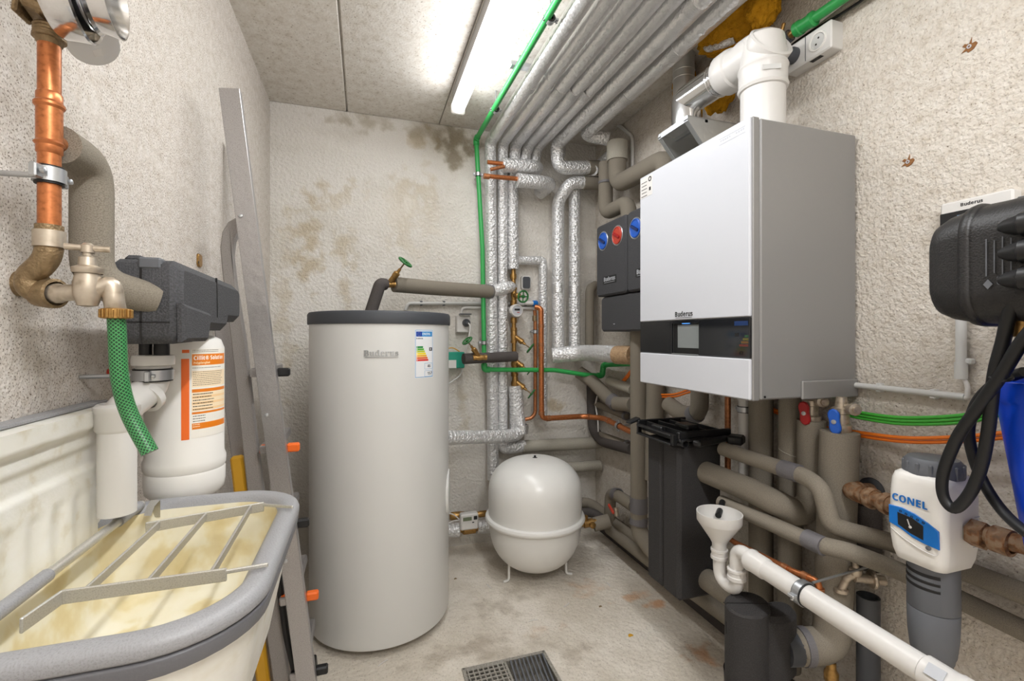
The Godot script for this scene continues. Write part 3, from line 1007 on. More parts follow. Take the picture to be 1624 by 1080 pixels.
func ceiling_pipes() -> void:
	# seven foil lagged pipes under the ceiling, each turning down the back wall
	var zf := 0.9
	var specs := [
		[0.655, 0.648, -2.405, [Vector3(0.654, 1.533, -2.419), Vector3(0.664, 0.369, -2.419)], 0.031, "first foil pipe beside the green pipe, along the ceiling and down to the floor"],
		[0.729, 0.720, -2.425, [Vector3(0.719, 1.537, -2.424), Vector3(0.719, 0.604, -2.424)], 0.028, "second foil pipe from the green pipe, running down behind the tank outlet"],
		[0.791, 0.792, -2.425, [Vector3(0.777, 1.957, -2.424), Vector3(0.781, 1.515, -2.424)], 0.031, "third foil pipe from the green pipe, ending above the brass wall valves"],
		[0.853, 0.862, -2.425, [Vector3(0.844, 2.096, -2.424), Vector3(0.84, 2.04, -2.424)], 0.030, "fourth foil pipe from the green pipe, ending behind the upper copper stub"],
		[0.913, 0.922, -2.425, [Vector3(0.911, 2.129, -2.424), Vector3(0.907, 2.022, -2.424)], 0.027, "fifth foil pipe from the green pipe, ending beside the foil stubs with copper ends"],
	]
	for q in specs:
		var z: float = q[2]
		var p := [Vector3(q[0], 2.2, zf), Vector3(q[1], 2.2, z)]
		p[1].z = ZB + 0.075
		foil("foil_pipe", q[5], p + q[3], q[4], 0.055, [[Vector3(q[0], 2.2, -1.85 + 0.05 * q[0]), BACK], [Vector3(q[0], 2.2, -0.75), BACK]], "foil wrapped pipes", true)
	foil("foil_pipe", "thick bright foil pipe at the right of the ceiling bundle dropping to a grey elbow", [Vector3(0.985, 2.19, zf), Vector3(0.995, 2.19, -2.31), Vector3(0.999, 2.06, -2.31), Vector3(1.185, 2.081, -2.31)], 0.036, 0.05, [[Vector3(0.987, 2.19, -1.2), BACK], [Vector3(1.003, 2.15, -2.31), UP]], "foil wrapped pipes", true)
	foil("foil_pipe", "outermost foil pipe of the ceiling bundle above the boiler, turning right at the corner", [Vector3(1.074, 2.19, zf), Vector3(1.085, 2.19, -2.16), Vector3(1.20, 2.165, -2.12)], 0.034, 0.05, [[Vector3(1.08, 2.19, -1.42), BACK], [Vector3(1.083, 2.19, -1.75), BACK]], "foil wrapped pipes", true)
	# hanger rails above the bundle
	for z in [-1.78, -0.6]:
		var s := S()
		s.box(Vector3(0.86, 2.247, z), Vector3(0.60, 0.02, 0.03), 0.002)
		var t := thing("hanger_rail", "zinc rail fixed under the ceiling above the foil pipes, %s" % ("near the back wall" if z < -1 else "nearer the camera"), "rail", Vector3(0.86, 2.237, z))
		part("channel", s, M.zinc, t)
		for x in [0.6, 0.86, 1.12]:
			part("bolt", S().rod(Vector3(x, 2.25, z), Vector3(x, YC + 0.01, z), 0.004, 8), M.zinc, t)
	# the green plastic pipe left of them
	var gp := [Vector3(0.586, 2.2, zf), Vector3(0.569, 2.2, -2.388), Vector3(0.601, 1.613, -2.404), Vector3(0.601, 0.97, -2.364), Vector3(1.004, 0.958, -2.364), Vector3(1.167, 0.931, -2.344), Vector3(1.281, 0.922, -2.334), Vector3(1.289, 0.982, -2.334), Vector3(1.377, 0.992, -2.194)]
	gp[1].z = ZB + 0.08
	gp[8] = Vector3(1.27, 1.009, -2.007)
	var t := thing("green_pipe", "green plastic water pipe along the ceiling, down the back wall and across to the corner", "pipe", gp[3])
	part("pipe", S().pipe(gp, 0.0125, 0.02, 16), M.green, t)
	for k in [1, 3, 6, 7]:
		var a: Vector3 = (gp[k - 1] - gp[k]).normalized()
		var b: Vector3 = (gp[k + 1] - gp[k]).normalized()
		part("elbow", S().pipe([gp[k] + a * 0.03, gp[k], gp[k] + b * 0.03], 0.0165, 0.014, 16), M.green, t)
	pipe_clip(Vector3(0.586, 2.2, -1.42), BACK, 0.0125, UP, 0.09, "clamp holding the green pipe to the ceiling beside the lamp's near half", "green pipe clamps")
	pipe_clip(Vector3(0.582, 2.2, -2.07), BACK, 0.0125, UP, 0.09, "clamp holding the green pipe to the ceiling beside the far lamp end", "green pipe clamps")
	pipe_clip(gp[2].lerp(gp[1], 0.68), UP, 0.0125, Vector3(0, 0, -1), 0.085, "clamp on the green pipe high on the back wall beside the copper stubs", "green pipe clamps")
	pipe_clip(gp[3].lerp(gp[2], 0.22), UP, 0.0125, Vector3(0, 0, -1), 0.12, "clamp low on the upright green pipe beside the small green handwheel", "green pipe clamps")

func back_wall() -> void:
	# stubs with copper ends across the risers
	var t := foil("foil_pipe", "upper short foil stub with two copper ends crossing the risers under the ceiling", [Vector3(0.686, 2.044, -2.324), Vector3(0.859, 2.056, -2.324), Vector3(0.903, 2.068, -2.374)], 0.036, 0.03)
	part("copper_end", S().rod(Vector3(0.605, 2.047, -2.314), Vector3(0.697, 2.048, -2.314), 0.011), M.copper, t)
	part("copper_end", S().rod(Vector3(0.616, 2.003, -2.294), Vector3(0.691, 2.027, -2.294), 0.009), M.copper_old, t)
	t = foil("foil_pipe", "lower short foil stub with one long copper end crossing the risers", [Vector3(0.763, 1.966, -2.304), Vector3(0.898, 1.969, -2.304), Vector3(0.977, 1.983, -2.354), Vector3(0.953, 1.964, -2.464)], 0.036, 0.04)
	part("copper_end", S().rod(Vector3(0.583, 1.967, -2.294), Vector3(0.777, 1.974, -2.304), 0.0115), M.copper, t)
	part("copper_cap", S().lathe(Vector3(0.58, 1.966, -2.294), RIGHT, [[0.0, 0.0], [0.014, 0.0], [0.014, 0.03], [0.011, 0.032]], 16), M.copper_old, t)
	# brass valve column under the third riser
	var a := Vector3(0.781, 1.515, -2.424)
	var b := Vector3(0.788, 0.844, -2.424)
	t = thing("brass_pipe", "upright brass pipe with unions between the third foil pipe and its lower stub", "pipe", b)
	part("pipe", S().rod(b, a, 0.0125), M.brass, t)
	for f in [0.06, 0.14, 0.22, 0.5, 0.58, 0.66, 0.72, 0.94]:
		var c := b.lerp(a, f)
		part("union_nut", S().lathe(c, UP, [[0.0, -0.016], [0.018, -0.014], [0.019, 0.0], [0.018, 0.014], [0.0, 0.016]], 6), M.brass, t)
	valve(Vector3(0.783, 1.15, -2.419), UP, 0.014, Vector3(0.72, -0.62, 0.35), 0.115, 0.028, "brass valve with a green handwheel just above the level green pipe")
	t = valve(Vector3(0.79, 1.011, -2.419), UP, 0.014, Vector3(0.72, -0.62, 0.35), 0.10, 0.018, "brass valve between the two slanted green handwheels behind the level green pipe")
	valve(Vector3(0.79, 0.9, -2.419), UP, 0.014, Vector3(0.72, -0.62, 0.35), 0.115, 0.028, "brass valve with a green handwheel below the level green pipe")
	valve(Vector3(0.783, 1.372, -2.419), UP, 0.014, Vector3(0.2, -0.15, 0.95), 0.10, 0.03, "brass valve with its green handwheel facing the room above the round water meter")
	var q := Vector3(0.789, 1.285, -2.414)
	t = thing("water_meter", "round white water meter dial on the brass wall pipe", "meter", q)
	part("case", S().lathe(q, BACK, [[0.0, -0.02], [0.034, -0.02], [0.036, -0.01], [0.036, 0.03], [0.032, 0.036], [0.028, 0.036], [0.028, 0.033], [0.0, 0.033]], 28), M.pvc, t)
	part("dial", S().lathe(q, BACK, [[0.027, 0.0335], [0.0, 0.0335]], 28), M.pale_ink, t)
	part("counter_window", S().box(q + Vector3(0, 0.006, 0.035), Vector3(0.03, 0.01, 0.002), 0.0003), M.ink, t)
	part("needle", S().box(q + Vector3(0.006, -0.01, 0.035), Vector3(0.014, 0.003, 0.002), 0.0003), M.red, t)
	foil("foil_pipe", "rumpled foil stub under the brass valve column", [Vector3(0.785, 0.873, -2.414), Vector3(0.792, 0.775, -2.414), Vector3(0.792, 0.602, -2.414)], 0.036, 0.03)
	# foil branch over the brass valves
	foil("foil_pipe", "thin foil branch crossing above the brass valves and running down the wall", [Vector3(0.81, 1.569, -2.444), Vector3(0.964, 1.576, -2.444), Vector3(0.964, 0.692, -2.444)], 0.024, 0.02)
	# grey pipes low on the back wall
	foil("foil_pipe", "foil bend at the foot of the second riser behind the vessel", [Vector3(0.719, 0.611, -2.424), Vector3(0.716, 0.531, -2.414), Vector3(0.844, 0.539, -2.414)], 0.033, 0.04)
	lagged("insulated_pipe", "pale insulated pipe running level above the white vessel to the corner", [Vector3(0.829, 0.536, -2.414), Vector3(1.308, 0.524, -2.414)], 0.034, 0.03, M.foam_pale)
	lagged("insulated_pipe", "pale insulated pipe running level just behind the top of the vessel", [Vector3(0.949, 0.4, -2.414), Vector3(1.308, 0.391, -2.414)], 0.030, 0.03, M.foam_pale)
	# two stout foil risers at the right
	foil("foil_pipe", "left one of the two stout foil risers beside the pump units", [Vector3(1.286, 2.018, -2.344) , Vector3(1.09, 2.001, -2.344), Vector3(1.04, 1.912, -2.404), Vector3(1.04, 1.05, -2.404)], 0.035, 0.04, [[Vector3(1.04, 1.413, -2.404), UP]])
	foil("foil_pipe", "right one of the two stout foil risers beside the pump units", [Vector3(1.142, 1.986, -2.404), Vector3(1.142, 1.517, -2.404), Vector3(1.142, 1.049, -2.404)], 0.033, 0.03, [[Vector3(1.142, 1.409, -2.404), UP]])
	solo("insulated_pipe", S().pipe([Vector3(1.164, 2.005, -2.344), Vector3(1.294, 2.015, -2.344)], 0.038, 0.02, 20), M.foam, "short grey sleeve on the lower foil elbow beside the pump units", "pipe")
	solo("insulated_pipe", S().pipe([Vector3(1.178, 2.08, -2.31), Vector3(1.275, 2.091, -2.31)], 0.039, 0.02, 20), M.foam, "short grey sleeve on the upper foil elbow under the thick bright pipe", "pipe")
	foil("foil_pipe", "thick level foil pipe at the foot of the stout risers, stained orange at one end", [Vector3(1.001, 1.037, -2.394), Vector3(1.16, 1.055, -2.33), Vector3(1.21, 1.057, -1.912)], 0.044, 0.12)
	part("stained_end", S().pipe([Vector3(1.185, 1.054, -2.014), Vector3(1.212, 1.057, -1.91)], 0.0452, 0.02, 20), M.stained, get_child(get_child_count() - 1))
	lagged("insulated_pipe", "slim upright grey pipe with a rounded top left of the dark pump units", [Vector3(1.306, 1.45, -2.464), Vector3(1.238, 1.42, -2.404), Vector3(1.238, 1.077, -2.404)], 0.025, 0.03, M.foam)
	# sensor, socket and conduits
	q = Vector3(0.872, 1.449, -2.494)
	t = thing("sensor_box", "small wall box with a dark grey face beside the brass pipe", "sensor box", q)
	part("case", S().prism(Shape.rrect(0.056, 0.078, 0.014), Transform3D(Basis.IDENTITY, q), 0.03, 0.004), M.pvc, t)
	part("face_plate", S().prism(Shape.rrect(0.044, 0.066, 0.010), Transform3D(Basis.IDENTITY, q + Vector3(0, 0, 0.029)), 0.004, 0.001), M.dark_grey, t)
	part("cable", S().tube(Shape.curve([q + Vector3(-0.005, -0.035, 0.012), q + Vector3(0.0, -0.075, 0.02), q + Vector3(0.035, -0.09, 0.02)]), 0.003, 8), M.pvc, t)
	t = thing("conduit", "thin white conduit running level behind the tank top to the copper pipes", "conduit", Vector3(0.211, 1.319, -2.482))
	part("tube", S().pipe([Vector3(0.204, 1.283, -2.482), Vector3(0.217, 1.319, -2.48), Vector3(0.94, 1.331, -2.48)], 0.009, 0.02, 12), M.pvc_grey, t)
	for x in [Vector3(0.286, 1.321, -2.484), Vector3(0.407, 1.323, -2.484), Vector3(0.872, 1.33, -2.484)]:
		part("saddle", S().box(x, Vector3(0.014, 0.026, 0.022), 0.003), M.mid_grey, t)
	t = thing("conduit", "thin white conduit turning down to the socket right of the tank", "conduit", Vector3(0.514, 1.298, -2.482))
	part("tube", S().pipe([Vector3(0.5, 1.253, -2.482), Vector3(0.507, 1.301, -2.482), Vector3(0.928, 1.305, -2.48)], 0.008, 0.03, 12), M.pvc, t)
	q = Vector3(0.915, 1.332, -2.444)
	t = thing("end_cap", "blue plastic cap on the small white pipe end beside the copper elbow", "pipe cap", q)
	part("cap", S().lathe(q, RIGHT, [[0.0, -0.012], [0.016, -0.012], [0.016, 0.012], [0.013, 0.016], [0.0, 0.016]], 16), M.blue_print, t)
	part("pipe_end", S().rod(q + Vector3(-0.06, 0, 0), q, 0.011), M.pvc, t)
	q = Vector3(0.509, 1.212, -2.494)
	t = thing("wall_socket", "white wall socket with raised lid and a dark plug right of the tank", "socket", q)
	part("box", S().prism(Shape.rrect(0.076, 0.092, 0.008), Transform3D(Basis.IDENTITY, q), 0.045, 0.004), M.pvc, t)
	part("lid", S().box(q + Vector3(0.004, 0.052, 0.06), Vector3(0.062, 0.006, 0.05), 0.002), M.mid_grey, t)
	q += Vector3(0.012, 0.006, 0.045)
	t = thing("plug", "round dark plug with a white cable in the socket right of the tank", "plug", q)
	part("body", S().lathe(q, BACK, [[0.021, 0.0], [0.021, 0.014], [0.017, 0.03], [0.008, 0.038], [0.0, 0.038]], 18), M.dark_grey, t)
	part("cable", S().tube(Shape.curve([q + Vector3(0.006, -0.002, 0.036), q + Vector3(0.012, -0.03, 0.05), q + Vector3(-0.005, -0.12, 0.05), q + Vector3(-0.016, -0.185, 0.03)]), 0.0038, 8), M.pvc, t)
	# copper pair
	t = thing("copper_pipe", "bright copper pipe dropping from an elbow and turning right along the corner", "pipe", Vector3(0.913, 0.699, -2.334))
	var p := [Vector3(0.885, 1.304, -2.354), Vector3(0.91, 1.297, -2.334), Vector3(0.913, 0.699, -2.334), Vector3(1.162, 0.699, -2.334), Vector3(1.304, 0.678, -2.354), Vector3(1.24, 0.678, -1.96)]
	p[4] = Vector3(1.235, 0.701, -2.237)
	part("pipe", S().pipe(p, 0.0145, 0.035, 16), M.copper, t)
	for q2 in [[p[1].lerp(p[2], 0.16), UP], [p[1].lerp(p[2], 0.33), UP], [p[1].lerp(p[2], 0.42), UP], [p[1].lerp(p[2], 0.95), UP], [p[2].lerp(p[3], 0.16), RIGHT], [p[3].lerp(p[4], 0.3), RIGHT], [p[4].lerp(p[5], 0.2), BACK]]:
		part("solder_sleeve", band(q2[0], q2[1], 0.0145, 0.02, 0.002), M.copper_old, t)
	t = thing("copper_pipe", "thinner dull copper pipe beside the bright one, curling to the foil stub", "pipe", Vector3(0.907, 0.735, -2.414))
	part("pipe", S().pipe([Vector3(0.9, 1.29, -2.404), Vector3(0.903, 1.262, -2.404), Vector3(0.903, 0.719, -2.404), Vector3(0.881, 0.692, -2.404), Vector3(0.829, 0.683, -2.414)], 0.0105, 0.03, 14), M.copper_old, t)
	part("sleeve", band(Vector3(0.9, 1.245, -2.404), UP, 0.0105, 0.03, 0.003), M.bronze, t)
	pipe_clip(Vector3(0.903, 1.171, -2.404), UP, 0.0105, Vector3(0, 0, -1), 0.085, "small clamp on the dull copper pipe below its brass sleeve", "small copper clamps")
	var e: Vector3 = p[4].lerp(p[5], 0.55)
	pipe_clip(e, (p[5] - p[4]).normalized(), 0.0145, RIGHT, 0.085, "clamp on the copper pipe beside the corner of the right wall", "small copper clamps")

func corner_pipes() -> void:
	# grey lagged pipes from the pump units up into the corner
	lagged("insulated_pipe", "grey insulated pipe hanging in the corner with a bend up to the first pump unit", [Vector3(1.215, 2.063, -2.173), Vector3(1.215, 1.795, -2.18), Vector3(1.225, 1.80, -1.97), Vector3(1.225, 1.69, -1.97)], 0.038, 0.06, M.foam, [[Vector3(1.215, 1.957, -2.173), UP, 0.012]])
	lagged("insulated_pipe", "tall grey insulated pipe with a collar dropping from the corner and bending behind the boiler", [Vector3(1.22, 2.122, -2.067), Vector3(1.22, 1.914, -2.067), Vector3(1.22, 1.90, -1.66), Vector3(1.225, 1.69, -1.66)], 0.045, 0.07, M.foam)
	part("collar", S().lathe(Vector3(1.22, 2.083, -2.067), UP, [[0.044, -0.048], [0.052, -0.048], [0.053, 0.045], [0.045, 0.05], [0.0, 0.05]], 24), M.foam_pale, get_child(get_child_count() - 1))
	foil("foil_pipe", "crumpled foil bend in the ceiling corner behind the collared grey pipe", [Vector3(1.27, 2.134, -2.114), Vector3(1.27, 2.119, -2.351), Vector3(1.2, 2.063, -2.294)], 0.03, 0.03)
	var t := thing("conduit", "white conduit dropping from the ceiling corner on the right wall", "conduit", Vector3(1.313, 2, -2.075))
	part("tube", S().pipe([Vector3(1.313, 2.369, -2.32), Vector3(1.313, 2.269, -2.185), Vector3(1.313, 2.176, -2.075), Vector3(1.313, 1.974, -2.075)], 0.009, 0.03, 12), M.pvc, t)
	part("saddle", S().box(Vector3(1.313, 2, -2.075), Vector3(0.024, 0.016, 0.03), 0.003), M.pvc, t)
	# pump units with hard foam shells
	var xf := 1.125
	var back := Basis(Vector3(0, 0, 1), UP, Vector3(-1, 0, 0))   # local x runs towards the camera, z out of the right wall
	for k in 2:
		var z := -1.972 + 0.288 * k
		t = thing("pump_unit", ["dark grey foam pump unit showing both a blue and a red dial beside the boiler", "dark grey foam pump unit half hidden behind the boiler's left edge"][k], "pump unit", Vector3(1.2, 1.345, z))
		part("shell", S().prism(Shape.rrect(0.279, 0.357, 0.018), Transform3D(back, Vector3(1.295, 1.523, z)), 1.295 - xf, 0.008), M.epp, t)
		for e in 2:
			var c := Vector3(xf, 1.618, z - 0.07 + 0.135 * e)
			part("dial_recess", S().lathe(c + RIGHT * 0.0, Vector3(-1, 0, 0), [[0.0, 0.0005], [0.042, 0.0005], [0.046, 0.002], [0.048, 0.0], [0.048, -0.004]], 28), M.zinc, t)
			var dial := part("dial", S().lathe(c, Vector3(-1, 0, 0), [[0.041, 0.0], [0.041, 0.004], [0.037, 0.006], [0.034, 0.003], [0.0, 0.003]], 28), M.blue_knob if e == 0 else M.red, t, "blue temperature dial" if e == 0 else "red temperature dial")
			part("grip", S().box(c + Vector3(-0.006, 0.0, 0.0), Vector3(0.012, 0.012, 0.06), 0.003, Basis(RIGHT, 0.5)), M.blue_dark if e == 0 else M.red_knob, dial)
		var plate := part("name_plate", S().prism(Shape.rrect(0.125, 0.038, 0.004), Transform3D(back, Vector3(xf + 0.001, 1.42, z - 0.005)), 0.002, 0.0005), M.black_matt, t)
		part("lettering", S().text("Buderus", Transform3D(back, Vector3(xf - 0.0012, 1.424, z - 0.005)), 0.02, 0.0008), M.pale_ink, plate)
		part("lettering_underline", S().box(Vector3(xf - 0.0013, 1.408, z - 0.005), Vector3(0.0008, 0.0016, 0.1), 0.0), M.pale_ink, plate)
	t = thing("manifold_block", "dark grey foam block under the two pump units", "pipe manifold", Vector3(1.2, 1.165, -1.75))
	part("shell", S().prism(Shape.rrect(0.62, 0.172, 0.02), Transform3D(back, Vector3(1.295, 1.255, -1.775)), 0.158, 0.008), M.epp, t)
	part("notch", S().prism(Shape.rrect(0.012, 0.004, 0.0015), Transform3D(back, Vector3(1.1375, 1.205, -1.955)), 0.002, 0.0005), M.pale_ink, t)
	for y in [1.33, 1.295]:
		solo("bracket_bolt", S().rod(Vector3(1.24, y, -2.16), Vector3(1.24, y, -2.06), 0.008, 10), M.zinc, "zinc bolt between the slim grey pipe and the foam block, %s" % ("upper" if y > 1.31 else "lower"), "bolt")
	# upright grey pipes below the block
	t = lagged("insulated_pipe", "straight grey insulated pipe from the foam block to the floor, with taped foot", [Vector3(1.215, 1.18, -1.87), Vector3(1.215, 0.657, -1.867), Vector3(1.215, 0.231, -1.867), Vector3(1.22, 0.185, -1.742), Vector3(1.22, 0.162, -1.592)], 0.038, 0.05, M.foam, [[Vector3(1.215, 0.364, -1.867), UP, 0.07], [Vector3(1.215, 0.287, -1.867), Vector3(0.2, 1, -0.1), 0.04]])
	lagged("insulated_pipe", "straight grey insulated pipe right behind the taped one, below the boiler's left edge", [Vector3(1.265, 1.18, -1.80), Vector3(1.262, 0.49, -1.822)], 0.04, 0.05, M.foam)
	# sloping pipes along the right wall in the corner
	lagged("insulated_pipe", "grey pipe slanting down out of the dark corner to a taped joint", [Vector3(1.17, 0.94, -2.405), Vector3(1.22, 0.897, -2.347), Vector3(1.25, 0.791, -2.156), Vector3(1.255, 0.81, -1.978)], 0.036, 0.06, M.foam, [[Vector3(1.249, 0.799, -2.148), Vector3(0.1, -0.4, 1), 0.05]])
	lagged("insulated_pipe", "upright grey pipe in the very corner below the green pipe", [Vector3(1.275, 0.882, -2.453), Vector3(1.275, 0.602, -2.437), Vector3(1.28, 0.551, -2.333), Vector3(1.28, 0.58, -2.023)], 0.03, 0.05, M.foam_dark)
	lagged("insulated_pipe", "pale grey pipe along the right wall just under the green pipe end", [Vector3(1.27, 0.902, -2.237), Vector3(1.27, 0.881, -2.001)], 0.026, 0.03, M.foam_pale)
	lagged("insulated_pipe", "thin grey pipe along the right wall above the copper pipe", [Vector3(1.285, 0.751, -2.402), Vector3(1.285, 0.734, -2.09)], 0.02, 0.03, M.foam, [[Vector3(1.285, 0.734, -2.09), BACK, 0.02]])
	lagged("insulated_pipe", "thin grey pipe along the right wall below the copper pipe", [Vector3(1.285, 0.58, -2.364), Vector3(1.285, 0.589, -2.066)], 0.02, 0.03, M.foam, [[Vector3(1.285, 0.591, -2.072), BACK, 0.02]])
	solo("white_cable", S().tube(Shape.curve([Vector3(1.27, 0.846, -2.344), Vector3(1.27, 0.757, -2.389), Vector3(1.27, 0.67, -2.366), Vector3(1.27, 0.6, -2.359)]), 0.0045, 8), M.pvc, "thin white cable curving down the corner past the copper pipe", "cable")
	var s := S()
	for k in 3:
		s.tube(Shape.curve([Vector3(1.28, 0.893, -2.124) + Vector3(0, k * 0.009, 0), Vector3(1.28, 0.927, -2.076) + Vector3(0, k * 0.009, 0), Vector3(1.28, 0.966, -2.029) + Vector3(0, k * 0.009, 0)]), 0.004, 8)
	solo("orange_cable", s, M.orange_cable, "orange cables in the dark gap left of the long taped pipe", "cable")
	# pipes and valves behind the vessel
	lagged("insulated_pipe", "grey pipe leaving the right of the vessel and sloping down along the corner", [Vector3(1.124, 0.221, -2.334), Vector3(1.205, 0.212, -2.334), Vector3(1.26, 0.166, -2.24), Vector3(1.26, 0.16, -2.167), Vector3(1.262, 0.164, -1.851), Vector3(1.262, 0.165, -1.711)], 0.027, 0.04, M.foam)
	lagged("insulated_pipe", "dark grey pipe just below it leaving the right of the vessel", [Vector3(1.104, 0.182, -2.294), Vector3(1.2, 0.174, -2.294), Vector3(1.22, 0.162, -2.203)], 0.024, 0.04, M.foam_dark)
	lagged("insulated_pipe", "grey upright pipe loop with a taped bend beside the red lever valve", [Vector3(1.23, 0.33, -1.933), Vector3(1.23, 0.334, -2.047), Vector3(1.235, 0.321, -2.163), Vector3(1.235, 0.149, -2.169)], 0.03, 0.05, M.foam, [[Vector3(1.232, 0.334, -2.093), Vector3(0, 0.3, 1), 0.035]])
	lagged("insulated_pipe", "short grey pipe at floor level right of the vessel's brass valve", [Vector3(1.12, 0.177, -2.134), Vector3(1.2, 0.195, -2.114)], 0.035, 0.03, M.foam)
	lagged("insulated_pipe", "long grey pipe lying along the foot of the right wall behind the black box", [Vector3(1.24, 0.125, -2.178), Vector3(1.24, 0.125, -1.829), Vector3(1.24, 0.149, -1.213)], 0.032, 0.03, M.foam)
	var q := Vector3(1.08, 0.192, -2.126)
	t = thing("vessel_valve", "brass cap valve between the white vessel and the grey floor pipe", "valve", q)
	part("body", S().lathe(q, Vector3(1, 0.1, 0.1), [[0.0, -0.05], [0.014, -0.05], [0.014, -0.02], [0.022, -0.018], [0.022, 0.03], [0.016, 0.032], [0.016, 0.06]], 8), M.brass, t)
	part("cap", S().lathe(q + Vector3(-0.012, 0.0, 0.0), UP, [[0.012, 0.0], [0.012, 0.025], [0.016, 0.026], [0.016, 0.04], [0.0, 0.046]], 10), M.brass, t)
	part("cap", S().lathe(q + Vector3(0.016, 0.0, 0.0), BACK, [[0.012, 0.0], [0.012, 0.025], [0.016, 0.026], [0.016, 0.036], [0.0, 0.04]], 10), M.brass, t)
	q = Vector3(1.2, 0.267, -2.057)
	t = thing("lever_valve", "small ball valve with a red lever beside the taped pipe loop", "valve", q)
	part("body", S().rod(q + Vector3(0, -0.02, 0.02), q + Vector3(0, 0.02, 0.01), 0.012), M.nickel, t)
	part("lever", S().box(q + Vector3(-0.015, 0.008, -0.01), Vector3(0.012, 0.016, 0.06), 0.004, Basis(RIGHT, 0.5)), M.red, t, "red lever")

func boiler() -> void:
	var out := Basis(BACK, UP, Vector3(-1, 0, 0))   # faces on the room side: x runs towards the camera
	var z0 := -1.442
	var z1 := -0.943
	var zm := (z0 + z1) / 2
	var w := z1 - z0
	var t := thing("wall_boiler", "large wall hung boiler with glossy white front and grey metal side", "boiler", Vector3(1.14, 0.98, zm))
	part("case", slab(Vector3(0.977, 0.982, z0), Vector3(1.318, 1.714, z1), 0.004), M.case_grey, t)
	part("front_frame", slab(Vector3(0.952, 0.98, z0), Vector3(0.975, 1.716, z1), 0.003), M.case_grey, t)
	part("upper_panel", slab(Vector3(0.943, 1.199, z0 + 0.001), Vector3(0.953, 1.714, z1 - 0.003), 0.0025), M.front_white, t)
	part("lower_panel", slab(Vector3(0.943, 0.983, z0 + 0.001), Vector3(0.953, 1.089, z1 - 0.003), 0.0025), M.front_white, t)
	var zw0 := -1.262
	var zw1 := -1.138
	var s := S()
	s.box(Vector3(0.948, 1.144, (z0 + zw0) / 2), Vector3(0.008, 0.106, zw0 - z0 - 0.002), 0.001)
	s.box(Vector3(0.948, 1.144, (z1 + zw1) / 2 - 0.001), Vector3(0.008, 0.106, z1 - zw1 - 0.004), 0.001)
	s.box(Vector3(0.948, 1.1925, (zw0 + zw1) / 2), Vector3(0.008, 0.009, zw1 - zw0), 0.0005)
	s.box(Vector3(0.948, 1.0925, (zw0 + zw1) / 2), Vector3(0.008, 0.003, zw1 - zw0), 0.0005)
	part("control_band", s, M.black_glass, t)
	part("window_frame", S().box(Vector3(0.9525, 1.142, (zw0 + zw1) / 2), Vector3(0.002, 0.098, zw1 - zw0), 0.0), M.ink, t)
	part("screen", S().box(Vector3(0.951, 1.147, -1.190), Vector3(0.003, 0.072, 0.100), 0.0005), M.screen, t)
	part("status_light", S().box(Vector3(0.949, 1.188, -1.200), Vector3(0.003, 0.003, 0.034), 0.0005), M.blue_light, t)
	part("sill", S().box(Vector3(0.946, 1.092, (zw0 + zw1) / 2), Vector3(0.006, 0.002, zw1 - zw0), 0.0005), M.zinc, t)
	s = S().text("Buderus", Transform3D(out, Vector3(0.943, 1.2165, -1.203)), 0.0155, 0.0006)
	s.box(Vector3(0.9426, 1.2055, -1.203), Vector3(0.0008, 0.0012, 0.076), 0.0)
	part("lettering", s, M.ink, t)
	# paper notes on the front
	var q := Vector3(0.9428, 1.672, -1.402)
	s = S().box(q, Vector3(0.0006, 0.07, 0.07), 0.0)
	part("sticker", s, M.pvc, t)
	var note := t.get_child(t.get_child_count() - 1)
	s = S()
	for k in 5:
		s.box(q + Vector3(-0.0004, 0.018 - k * 0.012, -0.012), Vector3(0.0004, 0.0022, 0.034 - 0.004 * (k % 2)), 0.0)
	s.lathe(q + Vector3(-0.0004, 0.022, 0.022), Vector3(-1, 0, 0), [[0.005, 0.0], [0.005, 0.0004], [0.009, 0.0004], [0.009, 0.0]], 18)
	s.box(q + Vector3(-0.0004, -0.012, 0.022), Vector3(0.0004, 0.012, 0.010), 0.0)
	part("sticker_print", s, M.ink, note)
	s = S()
	q = Vector3(0.9428, 1.688, -1.005)
	for e in [[0.008, 0.0, 0.0007, 0.092], [-0.008, 0.0, 0.0007, 0.092]]:
		s.box(q + Vector3(0, e[0], e[1]), Vector3(0.0004, e[2], e[3]), 0.0)
	for k in 9:
		s.box(q + Vector3(0, 0.002, -0.04 + k * 0.008 + (0.016 if k > 4 else 0.0)), Vector3(0.0004, 0.004, 0.004), 0.0)
	part("label_print", s, M.pale_ink, t)
	# dim energy label behind the dark glass
	q = Vector3(0.9437, 1.144, -0.974)
	part("label_blue_strip", S().box(q + Vector3(0, 0.038, 0.0), Vector3(0.0006, 0.012, 0.046), 0.0), mat(Color(0.10, 0.20, 0.38), 0.2), t)
	var cs := [Color(0.13, 0.28, 0.16), Color(0.35, 0.33, 0.12), Color(0.38, 0.26, 0.10), Color(0.36, 0.14, 0.11)]
	for k in 4:
		part("label_bar", S().box(q + Vector3(0, 0.004 - k * 0.008, 0.018 - k * 0.003), Vector3(0.0006, 0.006, 0.012 + k * 0.006), 0.0), mat(cs[k], 0.2), t)
	part("label_arrow", S().box(q + Vector3(0, 0.008, -0.015), Vector3(0.0006, 0.009, 0.014), 0.0), M.ink, t)
	part("label_digits", S().text("42", Transform3D(out, q + Vector3(0, -0.04, 0.0)), 0.009, 0.0005), M.ink, t)
	part("connection_cover", slab(Vector3(1.113, 0.978, z1 - 0.002), Vector3(1.320, 1.028, z1 + 0.006), 0.003), M.case_grey, t)
	part("screw", S().rod(Vector3(0.99, 0.99, z1 - 0.001), Vector3(0.99, 0.99, z1 + 0.002), 0.003, 10), M.ink, t)
